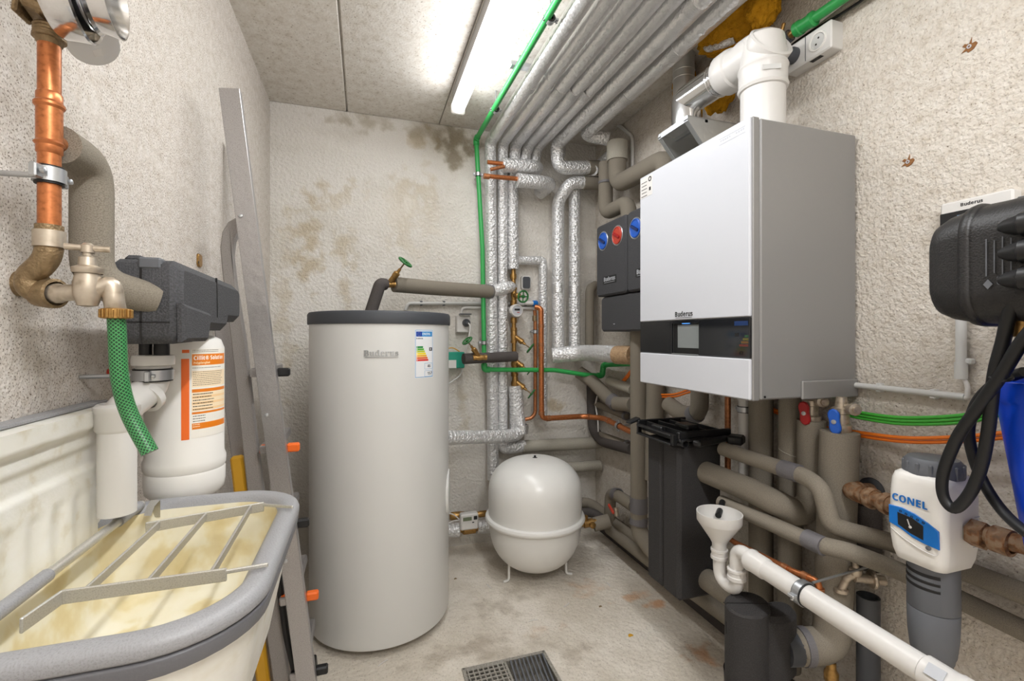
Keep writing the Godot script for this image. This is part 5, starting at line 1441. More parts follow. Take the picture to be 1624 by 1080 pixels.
func right_wall() -> void:
	var out := Basis(BACK, UP, Vector3(-1, 0, 0))
	# grey conduits
	var t := thing("conduit", "light grey conduit running from the boiler's lower corner along the right wall", "conduit", Vector3(1.31, 1.01, -0.808))
	part("tube", S().rod(Vector3(1.309, 1.011, -0.947), Vector3(1.309, 1.009, -0.691), 0.008, 14), M.pvc_grey, t)
	for q in [Vector3(1.315, 1.01, -0.878), Vector3(1.315, 1.008, -0.754)]:
		part("saddle", S().box(q, Vector3(0.02, 0.024, 0.014), 0.003), M.pvc_grey, t)
	t = thing("conduit", "upright light grey conduit on the right wall below the black motor", "conduit", Vector3(1.31, 1.051, -0.698))
	part("tube", S().rod(Vector3(1.308, 1.051, -0.698), Vector3(1.308, 1.443, -0.698), 0.010, 14), M.pvc_grey, t)
	part("sleeve", S().rod(Vector3(1.308, 1.05, -0.698), Vector3(1.308, 1.088, -0.698), 0.012, 14), M.pvc_grey, t)
	part("saddle", S().box(Vector3(1.315, 1.091, -0.694), Vector3(0.02, 0.014, 0.03), 0.003), M.pvc_grey, t)
	part("flexible_end", S().pipe([Vector3(1.308, 1.052, -0.694), Vector3(1.308, 1.035, -0.685), Vector3(1.308, 1.009, -0.687), Vector3(1.308, 1.007, -0.692)], 0.005, 0.015, 10), M.pvc, t)
	# room controller
	var q := Vector3(1.325, 1.415, -0.666)
	t = thing("room_controller", "white and black controller with a blue display half hidden by the black motor", "controller", q)
	var cz := Vector3(1.325, 1.469, -0.733).z + 0.065
	part("case", S().prism(Shape.rrect(0.13, 0.11, 0.006), Transform3D(out, Vector3(XR, 1.405, cz)), 0.028, 0.004), M.pvc, t)
	part("black_front", S().box(Vector3(XR - 0.0285, 1.398, cz), Vector3(0.003, 0.075, 0.128), 0.001), M.black_glass, t)
	part("lettering", S().text("Buderus", Transform3D(out, Vector3(XR - 0.0282, 1.448, cz - 0.005)), 0.0075, 0.0005), M.ink, t)
	part("display", S().box(Vector3(XR - 0.0305, 1.408, cz + 0.005), Vector3(0.001, 0.035, 0.07), 0.0), mat(Color(0.42, 0.58, 0.74), 0.2), t)
	for k in 3:
		part("display_line", S().box(Vector3(XR - 0.0312, 1.418 - k * 0.008, cz + 0.012), Vector3(0.0006, 0.003, 0.04), 0.0), M.pale_ink, t)
	# rusty iron pipe that carries the filter
	t = thing("iron_pipe", "rusty iron pipe elbow and fittings leaving the right wall at the filter", "pipe", Vector3(1.21, 0.741, -0.831))
	part("pipe", S().pipe([Vector3(1.325, 0.726, -0.905), Vector3(1.205, 0.748, -0.872), Vector3(1.17, 0.754, -0.741)], 0.0185, 0.035, 20), M.rust, t)
	part("elbow", S().pipe([Vector3(1.235, 0.746, -0.877), Vector3(1.203, 0.746, -0.877), Vector3(1.193, 0.747, -0.829)], 0.0215, 0.03, 20), M.rust, t)
	for f in [Vector3(1.19, 0.749, -0.813), Vector3(1.18, 0.751, -0.771)]:
		part("socket", S().lathe(f, Vector3(-0.12, -0.05, 1), [[0.018, -0.01], [0.025, -0.008], [0.026, 0.0], [0.025, 0.008], [0.018, 0.01]], 20), M.rust, t)
	part("wall_rosette", S().lathe(Vector3(1.325, 0.726, -0.905), Vector3(-1, 0, 0), [[0.034, 0.0], [0.034, 0.006], [0.024, 0.012], [0.018, 0.012]], 24), M.dark_grey, t)
	t = thing("iron_pipe", "dark rusty pipe with a hexagon union leaving the right side of the filter", "pipe", Vector3(1.17, 0.753, -0.569))
	part("pipe", S().rod(Vector3(1.165, 0.754, -0.616), Vector3(1.165, 0.777, -0.339), 0.0175, 20), M.rust, t)
	part("hexagon_union", S().lathe(Vector3(1.165, 0.754, -0.593), BACK, [[0.018, -0.014], [0.027, -0.012], [0.027, 0.012], [0.018, 0.014]], 6), M.rust, t)
	part("socket", S().lathe(Vector3(1.165, 0.756, -0.557), BACK, [[0.018, -0.016], [0.025, -0.014], [0.025, 0.014], [0.018, 0.016]], 20), M.rust, t)
	# back-flush filter: white head over a grey bowl
	var c := Vector3(1.15, 0.765, -0.662)
	t = thing("water_filter", "white and dark grey water filter with a blue gauge band on the right wall", "water filter", Vector3(c.x, 0.46, c.z))
	var flat := Basis(RIGHT, Vector3(0, 0, -1), UP)
	var rows := []
	for e in [[0.668, 0.70], [0.672, 0.84], [0.690, 0.93], [0.715, 0.98], [0.76, 1.0], [0.815, 0.985], [0.842, 0.95], [0.855, 0.88], [0.860, 0.75]]:
		var row := []
		for p in Shape.rrect(0.125, 0.108, 0.022, 6):
			row.append(Vector3(c.x + p.x * e[1], e[0], c.z + p.y * e[1]))
		rows.append(row)
	part("head", S().skin(rows, true, true, true), M.white_plastic, t)
	var cap := S().lathe(Vector3(c.x, 0.855, c.z), UP, [[0.050, 0.0], [0.051, 0.006], [0.047, 0.030], [0.042, 0.036], [0.0, 0.038]], 40)
	for j in 14:
		var a := TAU * j / 14
		cap.box(Vector3(c.x + cos(a) * 0.0485, 0.870, c.z + sin(a) * 0.0485), Vector3(0.006, 0.026, 0.007), 0.002, Basis(UP, -a))
	part("cap", cap, M.mid_grey, t)
	part("bowl_top", S().lathe(Vector3(c.x, 0.0, c.z), UP, [[0.0, 0.67], [0.043, 0.67], [0.0435, 0.575], [0.043, 0.574]], 40), M.mid_grey, t)
	part("bowl_bottom", S().lathe(Vector3(c.x, 0.0, c.z), UP, [[0.0425, 0.573], [0.0435, 0.571], [0.042, 0.52], [0.0380, 0.482], [0.035, 0.474], [0.0345, 0.467], [0.032, 0.464], [0.032, 0.458], [0.0, 0.456]], 40), M.mid_grey, t)
	for k in 3:
		part("slot", S().lathe(Vector3(c.x, 0.648 - k * 0.014, c.z), UP, [[0.0432, 0.0], [0.0440, 0.001], [0.0440, 0.006], [0.0432, 0.007]], 20, PI * 0.75, PI * 1.45), M.ink, t)
	# the blue gauge band and the lettering sit on the room side of the head
	var fx := c.x - 0.0632
	var o := PackedVector2Array([Vector2(-0.046, 0.018), Vector2(-0.020, 0.020), Vector2(0.005, 0.015), Vector2(0.028, 0.005), Vector2(0.046, -0.006), Vector2(0.047, -0.042), Vector2(0.020, -0.040), Vector2(0.0, -0.036), Vector2(-0.022, -0.026), Vector2(-0.045, -0.020)])
	var gb := part("gauge_band", S().prism(o, Transform3D(out, Vector3(fx + 0.002, 0.765, c.z)), 0.003, 0.001), M.blue_print, t, "blue band with a pressure gauge")
	o = PackedVector2Array([Vector2(-0.028, 0.008), Vector2(0.0, 0.005), Vector2(0.020, -0.004), Vector2(0.020, -0.033), Vector2(-0.004, -0.028), Vector2(-0.027, -0.018)])
	part("gauge_window", S().prism(o, Transform3D(out, Vector3(fx - 0.0006, 0.765, c.z)), 0.001, 0.0003), M.ink, gb)
	part("gauge_needle", S().box(Vector3(fx - 0.002, 0.757, c.z - 0.006), Vector3(0.0008, 0.016, 0.0016), 0.0, Basis(RIGHT, -0.35)), M.pvc, gb)
	part("gauge_hub", S().lathe(Vector3(fx - 0.0018, 0.750, c.z - 0.003), Vector3(-1, 0, 0), [[0.0028, 0.0], [0.0028, 0.001], [0.0, 0.0012]], 12), M.pvc, gb)
	for k in 5:
		part("month_mark", S().lathe(Vector3(fx - 0.001, 0.7765 - 0.0022 * k, c.z - 0.022 + 0.0105 * k), Vector3(-1, 0, 0), [[0.0014, 0.0], [0.0014, 0.0005], [0.0026, 0.0005], [0.0026, 0.0]], 12), M.ink, gb)
	part("button", S().lathe(Vector3(fx + 0.001, 0.719, c.z + 0.028), Vector3(-1, 0, 0), [[0.0045, 0.0], [0.0045, 0.002], [0.0, 0.003]], 14), M.mid_grey, t)
	part("trim_line", S().tube(Shape.curve([Vector3(fx + 0.001, 0.735, c.z - 0.043), Vector3(fx + 0.0005, 0.722, c.z - 0.02), Vector3(fx + 0.0005, 0.711, c.z + 0.015), Vector3(fx + 0.0015, 0.710, c.z + 0.042), Vector3(fx + 0.0015, 0.733, c.z + 0.044)]), 0.0009, 6), M.pvc, t)
	part("lettering", S().text("CONEL", Transform3D(out, Vector3(fx, 0.803, c.z - 0.006)), 0.015, 0.001), M.blue_print, t)
	var s := S()
	for k in 11:
		s.box(Vector3(c.x + 0.035 + 0.004 * (k % 3), 0.72 + k * 0.006, c.z + 0.0542), Vector3(0.016 - 0.004 * (k % 2), 0.0018, 0.0008), 0.0)
	part("side_print", s, M.pale_ink, t)
	# tap on the dark upright pipe
	lagged("insulated_pipe", "dark grey upright pipe in the corner below the filter's iron pipe", [Vector3(1.29, 0.696, -0.891), Vector3(1.29, 0.526, -0.891)], 0.03, 0.05, M.foam_dark)
	t = thing("drain_pipe", "dark grey upright plastic pipe rising from the floor behind the tap", "pipe", Vector3(1.265, 0.239, -0.874))
	var top := Vector3(1.265, 0.463, -0.874)
	part("pipe", S().lathe(Vector3(top.x, 0.0, top.z), UP, [[0.026, 0.0], [0.026, top.y], [0.022, top.y], [0.022, 0.1]], 28), M.dark_grey, t)
	q = Vector3(1.215, 0.518, -0.871)
	t = thing("drain_tap", "small nickel drain tap pointing left in front of the dark upright pipe", "tap", q)
	part("body", S().rod(q + Vector3(0.06, 0.0, 0.03), q + Vector3(-0.005, 0.005, 0.0), 0.012), M.nickel, t)
	part("rosette", S().lathe(q + Vector3(0.035, 0.002, 0.018), Vector3(1, 0, 0.5), [[0.0, -0.004], [0.022, -0.004], [0.024, 0.0], [0.022, 0.004], [0.0, 0.004]], 20), M.nickel, t)
	part("spout", S().pipe([q + Vector3(0.0, 0.012, 0.0), q + Vector3(-0.012, 0.0, -0.012), q + Vector3(-0.022, -0.035, -0.022)], 0.0095, 0.02, 14), M.nickel, t)
	part("outlet_ring", S().lathe(q + Vector3(-0.022, -0.037, -0.022), UP, [[0.0, -0.004], [0.017, -0.004], [0.017, 0.004], [0.010, 0.006]], 18), M.nickel, t)
	part("bonnet", S().lathe(q + Vector3(0.0, 0.01, 0.0), UP, [[0.013, 0.0], [0.015, 0.006], [0.015, 0.016], [0.008, 0.02], [0.007, 0.04], [0.0, 0.042]], 8), M.nickel, t)
	part("handle", S().box(q + Vector3(-0.008, 0.058, -0.008), Vector3(0.034, 0.006, 0.009), 0.002, Basis(UP, -0.7) * Basis(BACK, -0.6)), M.nickel, t)
	# black pump motor at the right edge
	c = Vector3(1.055, 1.270, -0.47)
	t = thing("pump_motor", "large black pump motor at the right edge of the view", "pump", Vector3(c.x, 1.16, -0.44))
	rows = []
	for e in [[-0.574, 0.045], [-0.572, 0.072], [-0.564, 0.083], [-0.545, 0.092], [-0.513, 0.099]]:
		var row := []
		for p in Shape.rrect(e[1] * 2.0, e[1] * 2.0, e[1] * 0.55, 9):
			row.append(Vector3(c.x + p.x, c.y + p.y, e[0]))
		rows.append(row)
	part("end_cap", S().skin(rows, true, true, true), M.motor_black, t)
	rows = []
	for e in [[-0.514, 0.096], [-0.513, 0.103], [-0.504, 0.105], [-0.499, 0.103], [-0.498, 0.100], [-0.45, 0.102], [-0.30, 0.102], [-0.29, 0.09]]:
		var row := []
		for p in Shape.rrect(e[1] * 2.0, e[1] * 2.0, e[1] * 0.55, 9):
			row.append(Vector3(c.x + p.x, c.y + p.y, e[0]))
		rows.append(row)
	part("housing", S().skin(rows, true, true, true), M.motor_black, t)
	for a in [2.55, 3.75]:
		part("rib", S().box(c + Vector3(cos(a) * 0.0995, sin(a) * 0.0995, 0.06), Vector3(0.008, 0.014 if a < 3.5 else 0.01, 0.16), 0.003, Basis(BACK, a)), M.motor_black, t)
	part("terminal_box", S().box(Vector3(0.965, 1.276, -0.352), Vector3(0.07, 0.17, 0.10), 0.012), M.motor_black, t)
	for k in 3:
		var g := Vector3(0.945, 1.318 - k * 0.041, -0.403)
		part("cable_gland", S().lathe(g, Vector3(-0.05, 0, -1), [[0.020, -0.03], [0.020, -0.004], [0.018, 0.0], [0.019, 0.002], [0.019, 0.026], [0.016, 0.029], [0.0115, 0.044], [0.006, 0.052], [0.0, 0.054]], 8), M.black, t)
	s = S()
	for k in 4:
		s.box(Vector3(0.9515, 1.275, -0.475 + k * 0.010), Vector3(0.0006, 0.06 - 0.008 * (k % 2), 0.0016), 0.0)
	s.prism(PackedVector2Array([Vector2(0, 0.008), Vector2(0.006, 0), Vector2(0, -0.008), Vector2(-0.006, 0)]), Transform3D(out, Vector3(0.9520, 1.232, -0.473)), 0.0006)
	s.text("CE", Transform3D(out * Basis(BACK, PI / 2), Vector3(0.9518, 1.236, -0.457)), 0.009, 0.0006)
	part("moulded_print", s, M.mid_grey, t)
	part("top_flange", S().box(Vector3(1.05, 1.367, -0.41), Vector3(0.09, 0.016, 0.12), 0.006), M.dark_grey, t)
	part("hanger_bar", slab(Vector3(1.0, 1.35, -0.31), Vector3(1.325, 1.38, -0.27), 0.003), M.black, t)
	part("support_plate", slab(Vector3(0.962, 1.03, -0.435), Vector3(1.008, 1.20, -0.30), 0.004), M.black_matt, t)
	t = thing("hexagon_nut", "big bronze hexagon nut on top of the black motor", "pipe fitting", Vector3(1.04, 1.375, -0.40))
	part("nut", S().lathe(Vector3(1.04, 1.375, -0.40), UP, [[0.0, 0.0], [0.050, 0.0], [0.053, 0.005], [0.053, 0.026], [0.050, 0.030], [0.0, 0.030]], 6), M.tan_nut, t)
	t = thing("bent_tube", "cream coloured bent tube arching out of the bronze nut", "pipe", Vector3(1.04, 1.40, -0.40))
	part("tube", S().pipe([Vector3(1.04, 1.40, -0.405), Vector3(1.04, 1.475, -0.405), Vector3(1.06, 1.485, -0.25), Vector3(1.06, 1.38, -0.24)], 0.017, 0.055, 20), M.nickel, t)
	solo("hexagon_nut", S().lathe(Vector3(1.00, 1.148, -0.452), UP, [[0.0, 0.0], [0.014, 0.0], [0.014, 0.03], [0.0, 0.03]], 6), M.brass, "small brass hexagon nut under the black motor", "pipe fitting")
	# blue tub
	c = Vector3(1.15, 0.79, -0.405)
	t = thing("blue_tub", "bright blue plastic tub hanging below the black motor", "tub", c)
	rows = []
	for e in [[-0.05, 0.070], [-0.044, 0.084], [-0.01, 0.093], [0.245, 0.124], [0.250, 0.129], [0.280, 0.131], [0.284, 0.127], [0.280, 0.122], [0.03, 0.093]]:
		var row := []
		for p in Shape.rrect(e[1] * 2, e[1] * 2, e[1] * 0.62, 8):
			row.append(c + Vector3(p.x, e[0], p.y))
		rows.append(row)
	part("tub", S().skin(rows, true, true, true), M.blue, t)
	part("hanging_strap", S().tube(Shape.bend([c + Vector3(0.10, 0.27, 0.0), c + Vector3(0.172, 0.27, 0.0)], 0.01), 0.006, 8), M.blue, t)
	# thick black cables
	solo("black_cable", S().tube(Shape.curve([Vector3(0.95, 1.236, -0.40), Vector3(0.965, 1.211, -0.445), Vector3(0.985, 1.137, -0.471), Vector3(1, 1.079, -0.489), Vector3(1.03, 0.988, -0.511), Vector3(1.04, 0.918, -0.526), Vector3(1.045, 0.863, -0.545), Vector3(1.045, 0.828, -0.568), Vector3(1.045, 0.846, -0.585), Vector3(1.04, 0.891, -0.582), Vector3(1.03, 0.964, -0.555), Vector3(1.01, 1.033, -0.511), Vector3(0.99, 1.09, -0.473), Vector3(0.97, 1.152, -0.434), Vector3(0.96, 1.231, -0.372)], 8), 0.0095, 12), M.rubber, "thick black cable hanging from the motor in a long loop over the white filter", "cable")
	solo("black_cable", S().tube(Shape.curve([Vector3(1.03, 1.09, -0.465), Vector3(1.04, 1.079, -0.489), Vector3(1.05, 1.061, -0.517), Vector3(1.06, 1.026, -0.543), Vector3(1.07, 0.977, -0.559), Vector3(1.08, 0.929, -0.559), Vector3(1.08, 0.881, -0.543), Vector3(1.06, 0.844, -0.507), Vector3(1.03, 0.825, -0.458), Vector3(1, 0.799, -0.375)], 8), 0.0088, 12), M.rubber, "second black cable curling behind the long loop and away to the lower right", "cable")
	solo("cable_tie", ring(Vector3(1, 1.081, -0.48), Vector3(-0.3, 1, 0.2), 0.0125, 0.003), M.black, "black cable tie where the two thick black cables cross", "cable tie")

func bottle_print() -> ImageTexture:
	var w := 220
	var h := 380
	var im := Image.create(w, h, false, Image.FORMAT_RGB8)
	im.fill(Color(0.93, 0.915, 0.88))
	var o := Color(0.90, 0.50, 0.10)
	var cream := Color(0.96, 0.82, 0.62)
	var ink := Color(0.25, 0.22, 0.2)
	lines_of_print(im, Rect2i(6, 4, 150, 14), ink, 7, 1)
	im.fill_rect(Rect2i(4, 22, w - 4, 48), o)
	stamp(im, "Cillit® Solution", Vector2(12, 28), 18, Color.WHITE, true)
	stamp(im, "Polyphosphat", Vector2(12, 54), 9, Color(1, 0.95, 0.85), true)
	lines_of_print(im, Rect2i(6, 80, 180, 8), ink, 8, 2)
	im.fill_rect(Rect2i(4, 94, w - 4, 70), Color(0.95, 0.87, 0.74))
	lines_of_print(im, Rect2i(8, 98, 190, 64), ink, 8, 3)
	im.fill_rect(Rect2i(4, 172, w - 4, 14), o)
	for k in 6:
		im.fill_rect(Rect2i(4, 188 + k * 13, w - 4, 12), cream if k % 2 else Color(0.97, 0.88, 0.74))
	lines_of_print(im, Rect2i(8, 192, 110, 74), ink, 13, 4)
	im.fill_rect(Rect2i(4, 270, w - 4, 9), o)
	lines_of_print(im, Rect2i(8, 286, 70, 24), ink, 11, 5)
	im.fill_rect(Rect2i(4, 318, w - 4, 26), o)
	lines_of_print(im, Rect2i(8, 322, 40, 18), Color(1, 0.93, 0.85), 9, 6)
	return ImageTexture.create_from_image(im)

func left_wall() -> void:
	var out := Basis(Vector3(0, 0, -1), UP, RIGHT)   # faces on the room side: x runs away from the camera
	# copper riser
	var x := -0.369
	var z := -0.713
	var t := thing("copper_pipe", "upright copper pipe with a long coupling on the left wall", "pipe", Vector3(x, 1.25, z))
	part("pipe", S().rod(Vector3(x, 1.26, z), Vector3(x, 1.53, z), 0.0110, 24), M.copper, t)
	part("coupling", S().lathe(Vector3(x, 1.372, z), UP, [[0.011, 0.0], [0.0125, 0.002], [0.0125, 0.010], [0.0148, 0.013], [0.0125, 0.016], [0.0125, 0.056], [0.0148, 0.059], [0.0148, 0.062], [0.0125, 0.065], [0.0125, 0.074], [0.011, 0.076]], 28), M.copper, t)
	part("tee", S().rod(Vector3(x, 1.392, z), Vector3(x, 1.392, z - 0.030), 0.010, 18), M.copper_old, t)
	var c := pipe_clip(Vector3(x, 1.346, z), UP, 0.0115, Vector3(-1, 0, -0.1), 0.072, "zinc clamp holding the upright copper pipe to the left wall", "")
	t = thing("pipe_elbow", "tarnished copper elbow and bend from the upright pipe to the tap", "pipe fitting", Vector3(-0.394, 1.205, -0.733))
	part("elbow", S().pipe([Vector3(x, 1.285, z), Vector3(x, 1.245, z), Vector3(-0.394, 1.223, -0.723), Vector3(-0.394, 1.209, -0.723), Vector3(-0.387, 1.203, -0.728), Vector3(-0.375, 1.203, -0.727)], 0.0135, 0.02, 20), M.bronze, t)
	part("solder_collar", band(Vector3(x, 1.268, z), UP, 0.0125, 0.02, 0.003), M.nickel, t)
	part("wall_plate", S().lathe(Vector3(-0.439, 1.219, -0.785), RIGHT, [[0.017, 0.0], [0.017, 0.006], [0.012, 0.016], [0.012, 0.03], [0.0, 0.03]], 20), M.bronze, t)
	part("screw", S().lathe(Vector3(-0.41, 1.214, -0.733), RIGHT, [[0.006, 0.0], [0.006, 0.003], [0.003, 0.004], [0.0, 0.002]], 12), M.zinc, t)
	part("female_end", S().lathe(Vector3(-0.381, 1.203, -0.728), Vector3(-0.359, 1.202, -0.72) - Vector3(-0.381, 1.203, -0.728), [[0.013, -0.012], [0.017, -0.008], [0.0185, 0.004], [0.0185, 0.014], [0.015, 0.015]], 22), M.bronze, t)
	# tap
	var b := Vector3(-0.329, 1.205, -0.709)
	t = thing("garden_tap", "nickel plated tap with a cross handle on the left wall above the sink", "tap", b)
	part("inlet", S().lathe(Vector3(-0.373, 1.202, -0.725), b - Vector3(-0.373, 1.202, -0.725), [[0.0, 0.0], [0.0115, 0.0], [0.0125, 0.01], [0.0105, 0.014], [0.0105, 0.05], [0.0, 0.052]], 22), M.nickel, t)
	part("body", S().lathe(b, UP, [[0.0, -0.020], [0.010, -0.018], [0.0145, -0.004], [0.0145, 0.010], [0.0125, 0.020], [0.0125, 0.026], [0.0, 0.026]], 24), M.nickel, t)
	part("spout", S().pipe([b + Vector3(0.0, -0.004, 0.0), b + Vector3(0.022, 0.014, -0.006), Vector3(-0.304, 1.193, -0.714), Vector3(-0.304, 1.181, -0.719)], 0.0110, 0.028, 22), M.nickel, t)
	part("bonnet", S().lathe(b + Vector3(0, 0.022, 0), UP, [[0.0155, 0.0], [0.0165, 0.002], [0.0165, 0.007], [0.010, 0.010], [0.009, 0.020], [0.005, 0.022], [0.005, 0.032], [0.0, 0.033]], 8), M.nickel, t)
	var h := b + Vector3(0, 0.054, 0)
	var hs := S().tube(PackedVector3Array([h + Vector3(-0.021, 0, 0.005), h, h + Vector3(0.021, 0, -0.005)]), 0.0040, 12)
	hs.lathe(h, UP, [[0.007, -0.006], [0.007, 0.003], [0.004, 0.006], [0.0, 0.006]], 14)
	part("cross_handle", hs, M.nickel, t)
	b = Vector3(-0.304, 1.179, -0.719)
	var nut := S().lathe(b, UP, [[0.010, 0.006], [0.0155, 0.005], [0.0155, -0.007], [0.010, -0.008]], 24)
	for j in 18:
		var a := TAU * j / 18
		nut.box(b + Vector3(cos(a) * 0.0158, -0.001, sin(a) * 0.0158), Vector3(0.003, 0.011, 0.0028), 0.0008, Basis(UP, -a))
	part("union_nut", nut, M.brass, t)
	t = thing("garden_hose", "short green braided hose hanging from the tap", "hose", Vector3(-0.269, 0.996, -0.727))
	part("hose", S().tube(Shape.curve([b, Vector3(-0.304, 1.152, -0.722), Vector3(-0.302, 1.094, -0.724), Vector3(-0.294, 1.048, -0.729), Vector3(-0.269, 0.996, -0.723)], 12), 0.0098, 24), M.hose, t)
	# grey insulated pipe from the tee to the water treatment unit
	lagged("insulated_pipe", "grey insulated pipe curling from the copper tee into the black foam head", [Vector3(x, 1.392, z - 0.018), Vector3(x, 1.392, -0.806), Vector3(x, 1.225, -0.806), Vector3(-0.305, 1.205, -0.845)], 0.0245, 0.045, M.foam)
	# bronze fitting and steel cup at the very top
	t = thing("bronze_fitting", "angular bronze valve body above the upright copper pipe at the top left", "valve", Vector3(x, 1.508, z))
	part("threaded_collar", S().lathe(Vector3(x, 1.506, z), UP, [[0.011, 0.0], [0.0125, 0.002], [0.0135, 0.006], [0.016, 0.007], [0.016, 0.010], [0.0148, 0.011], [0.0155, 0.013], [0.0148, 0.015], [0.0155, 0.017], [0.0148, 0.019], [0.0155, 0.021], [0.013, 0.024]], 28), M.bronze, t)
	part("flange", S().box(Vector3(x + 0.004, 1.538, z), Vector3(0.046, 0.012, 0.05), 0.003, Basis(UP, 0.2) * Basis(BACK, -0.22)), M.bronze, t)
	part("body", S().lathe(Vector3(x - 0.004, 1.54, z), Vector3(-0.05, 1, 0), [[0.022, 0.0], [0.028, 0.02], [0.034, 0.08], [0.03, 0.12], [0.0, 0.12]], 8), M.bronze, t)
	for k in 2:
		part("web", S().box(Vector3(x + 0.012 - 0.03 * k, 1.575, z + 0.008), Vector3(0.006, 0.09, 0.03), 0.002, Basis(BACK, -0.3 + 0.2 * k)), M.bronze, t)
	t = thing("steel_cup", "mirror bright round steel duct end with a hanging flap at the top left", "duct", Vector3(-0.33, 1.47, -0.69))
	var ax := Vector3(1.0, 0.05, -0.12).normalized()
	var cc := Vector3(-0.29, 1.565, -0.672)
	part("sleeve", S().lathe(cc, ax, [[0.0, -0.05], [0.050, -0.05], [0.050, -0.02], [0.053, -0.017], [0.050, -0.014], [0.053, 0.0], [0.0535, 0.004], [0.052, 0.004], [0.0475, -0.02], [0.0475, -0.045], [0.0, -0.045]], 56), M.chrome, t)
	part("rear_cuff", S().lathe(cc - ax * 0.036, ax, [[0.052, -0.02], [0.062, -0.018], [0.064, -0.014], [0.064, 0.010], [0.062, 0.012], [0.060, 0.010], [0.060, -0.012]], 56), M.chrome, t)
	var fo := PackedVector2Array([Vector2(-0.030, 0.0), Vector2(0.030, 0.0)])
	for k in 13:
		var a := PI * k / 12.0
		fo.append(Vector2(cos(a) * 0.030, 0.020 + sin(a) * 0.025))
	var fz := Vector3(0.55, -0.25, 0.75).normalized()
	var fy := (Vector3(-0.339, 1.524, -0.762) - Vector3(-0.344, 1.551, -0.731)).normalized()
	var fx := fy.cross(fz).normalized()
	fz = fx.cross(fy)
	var f0 := Vector3(-0.344, 1.548, -0.734)
	part("flap", S().prism(fo, Transform3D(Basis(fx, fy, fz), f0), 0.0015), M.steel, t)
	part("sticker", S().box(f0 + fy * 0.030 + fz * 0.0017, Vector3(0.011, 0.008, 0.0005), 0.0, Basis(fx, fy, fz)), M.pvc, t)
	# water treatment unit: foam head over a white bottle
	t = thing("water_softener", "water treatment unit with a black foam head over a white bottle behind the sink", "water softener", Vector3(-0.341, 0.835, -1.078))
	var o := PackedVector2Array([Vector2(0.829, 1.258), Vector2(0.845, 1.266), Vector2(1.17, 1.262), Vector2(1.190, 1.250), Vector2(1.193, 1.200), Vector2(1.183, 1.180), Vector2(1.095, 1.178), Vector2(1.085, 1.160), Vector2(0.955, 1.160), Vector2(0.925, 1.139), Vector2(0.84, 1.137), Vector2(0.829, 1.150)])
	part("foam_head", S().prism(o, Transform3D(out, Vector3(-0.352, 0, 0)), 0.083, 0.014), M.epp, t)
	part("foam_shoulder", S().prism(PackedVector2Array([Vector2(0.835, 1.14), Vector2(0.945, 1.14), Vector2(0.965, 1.19), Vector2(0.832, 1.20)]), Transform3D(out, Vector3(-0.275, 0, 0)), 0.012, 0.006), M.epp, t)
	part("seam", S().box(Vector3(-0.2695, 1.222, -1.012), Vector3(0.003, 0.075, 0.003), 0.0, Basis(RIGHT, 0.05)), M.ink, t)
	part("seam", S().box(Vector3(-0.320, 1.198, -0.8292), Vector3(0.003, 0.12, 0.0015), 0.0), M.ink, t)
	part("seam", S().box(Vector3(-0.313, 1.170, -0.8292), Vector3(0.06, 0.002, 0.0015), 0.0), M.ink, t)
	part("grey_clip", S().box(Vector3(-0.309, 1.259, -0.838), Vector3(0.030, 0.018, 0.022), 0.003), M.mid_grey, t)
	part("top_block", S().box(Vector3(-0.336, 1.264, -0.87), Vector3(0.025, 0.018, 0.05), 0.005), M.epp, t)
	var bc := Vector3(-0.341, 0, -1.078)
	part("bottle", S().lathe(bc, UP, [[0.0, 0.835], [0.058, 0.836], [0.066, 0.845], [0.068, 0.86], [0.068, 0.882], [0.0665, 0.886], [0.069, 0.892], [0.0695, 0.905], [0.066, 0.915], [0.066, 1.125], [0.060, 1.142], [0.045, 1.150], [0.045, 1.165], [0.0, 1.165]], 64), M.white_plastic, t)
	var lab := mat(Color.WHITE, 0.4)
	lab.albedo_texture = bottle_print()
	part("printed_label", S().wrap(bc, 0.066, 0.43, 1.62, 0.955, 1.124, 0.0005, 18), lab, t, "orange and cream printed label")
	part("orange_stripe", S().wrap(bc, 0.066, 0.20, 0.39, 0.953, 1.106, 0.0005, 4), M.orange, t)
	part("orange_stripe", S().wrap(bc, 0.066, 0.22, 0.39, 1.117, 1.123, 0.0005, 4), M.orange, t)
	# drain connection under the head
	t = thing("waste_pipe", "white waste elbow hanging from the black foam head down into the sink", "pipe", Vector3(-0.369, 0.868, -0.884))
	part("bend", S().pipe([Vector3(-0.343, 1.112, -0.935), Vector3(-0.345, 1.062, -0.94), Vector3(-0.368, 1.030, -0.878), Vector3(-0.369, 0.985, -0.876)], 0.0245, 0.045, 26), M.pvc, t)
	part("drop_pipe", S().lathe(Vector3(-0.369, 0.872, -0.876), Vector3(0, 1, 0), [[0.022, 0.0], [0.0245, 0.0], [0.0245, 0.128], [0.0245, 0.128], [0.028, 0.133], [0.028, 0.158], [0.0295, 0.160], [0.0295, 0.168], [0.0245, 0.172], [0.022, 0.172], [0.022, 0.0]], 32), M.pvc, t)
	part("socket_ring", band(Vector3(-0.350, 1.048, -0.925), Vector3(0.25, 0.5, -0.75), 0.0255, 0.012, 0.003), M.pvc, t)
	part("top_collar", S().lathe(Vector3(-0.343, 1.098, -0.935), UP, [[0.0245, 0.0], [0.030, 0.002], [0.0305, 0.012], [0.029, 0.018], [0.020, 0.019], [0.0, 0.019]], 32), M.pvc, t)
	for e in [[-0.354, 0.0095], [-0.331, 0.0115]]:
		solo("drain_tube", S().rod(Vector3(e[0], 1.114, -0.935), Vector3(e[0], 1.155, -0.935), e[1], 16), M.black, "%s black tube between foam head and white waste elbow" % ("thinner left" if e[1] < 0.01 else "thicker right"), "tube")
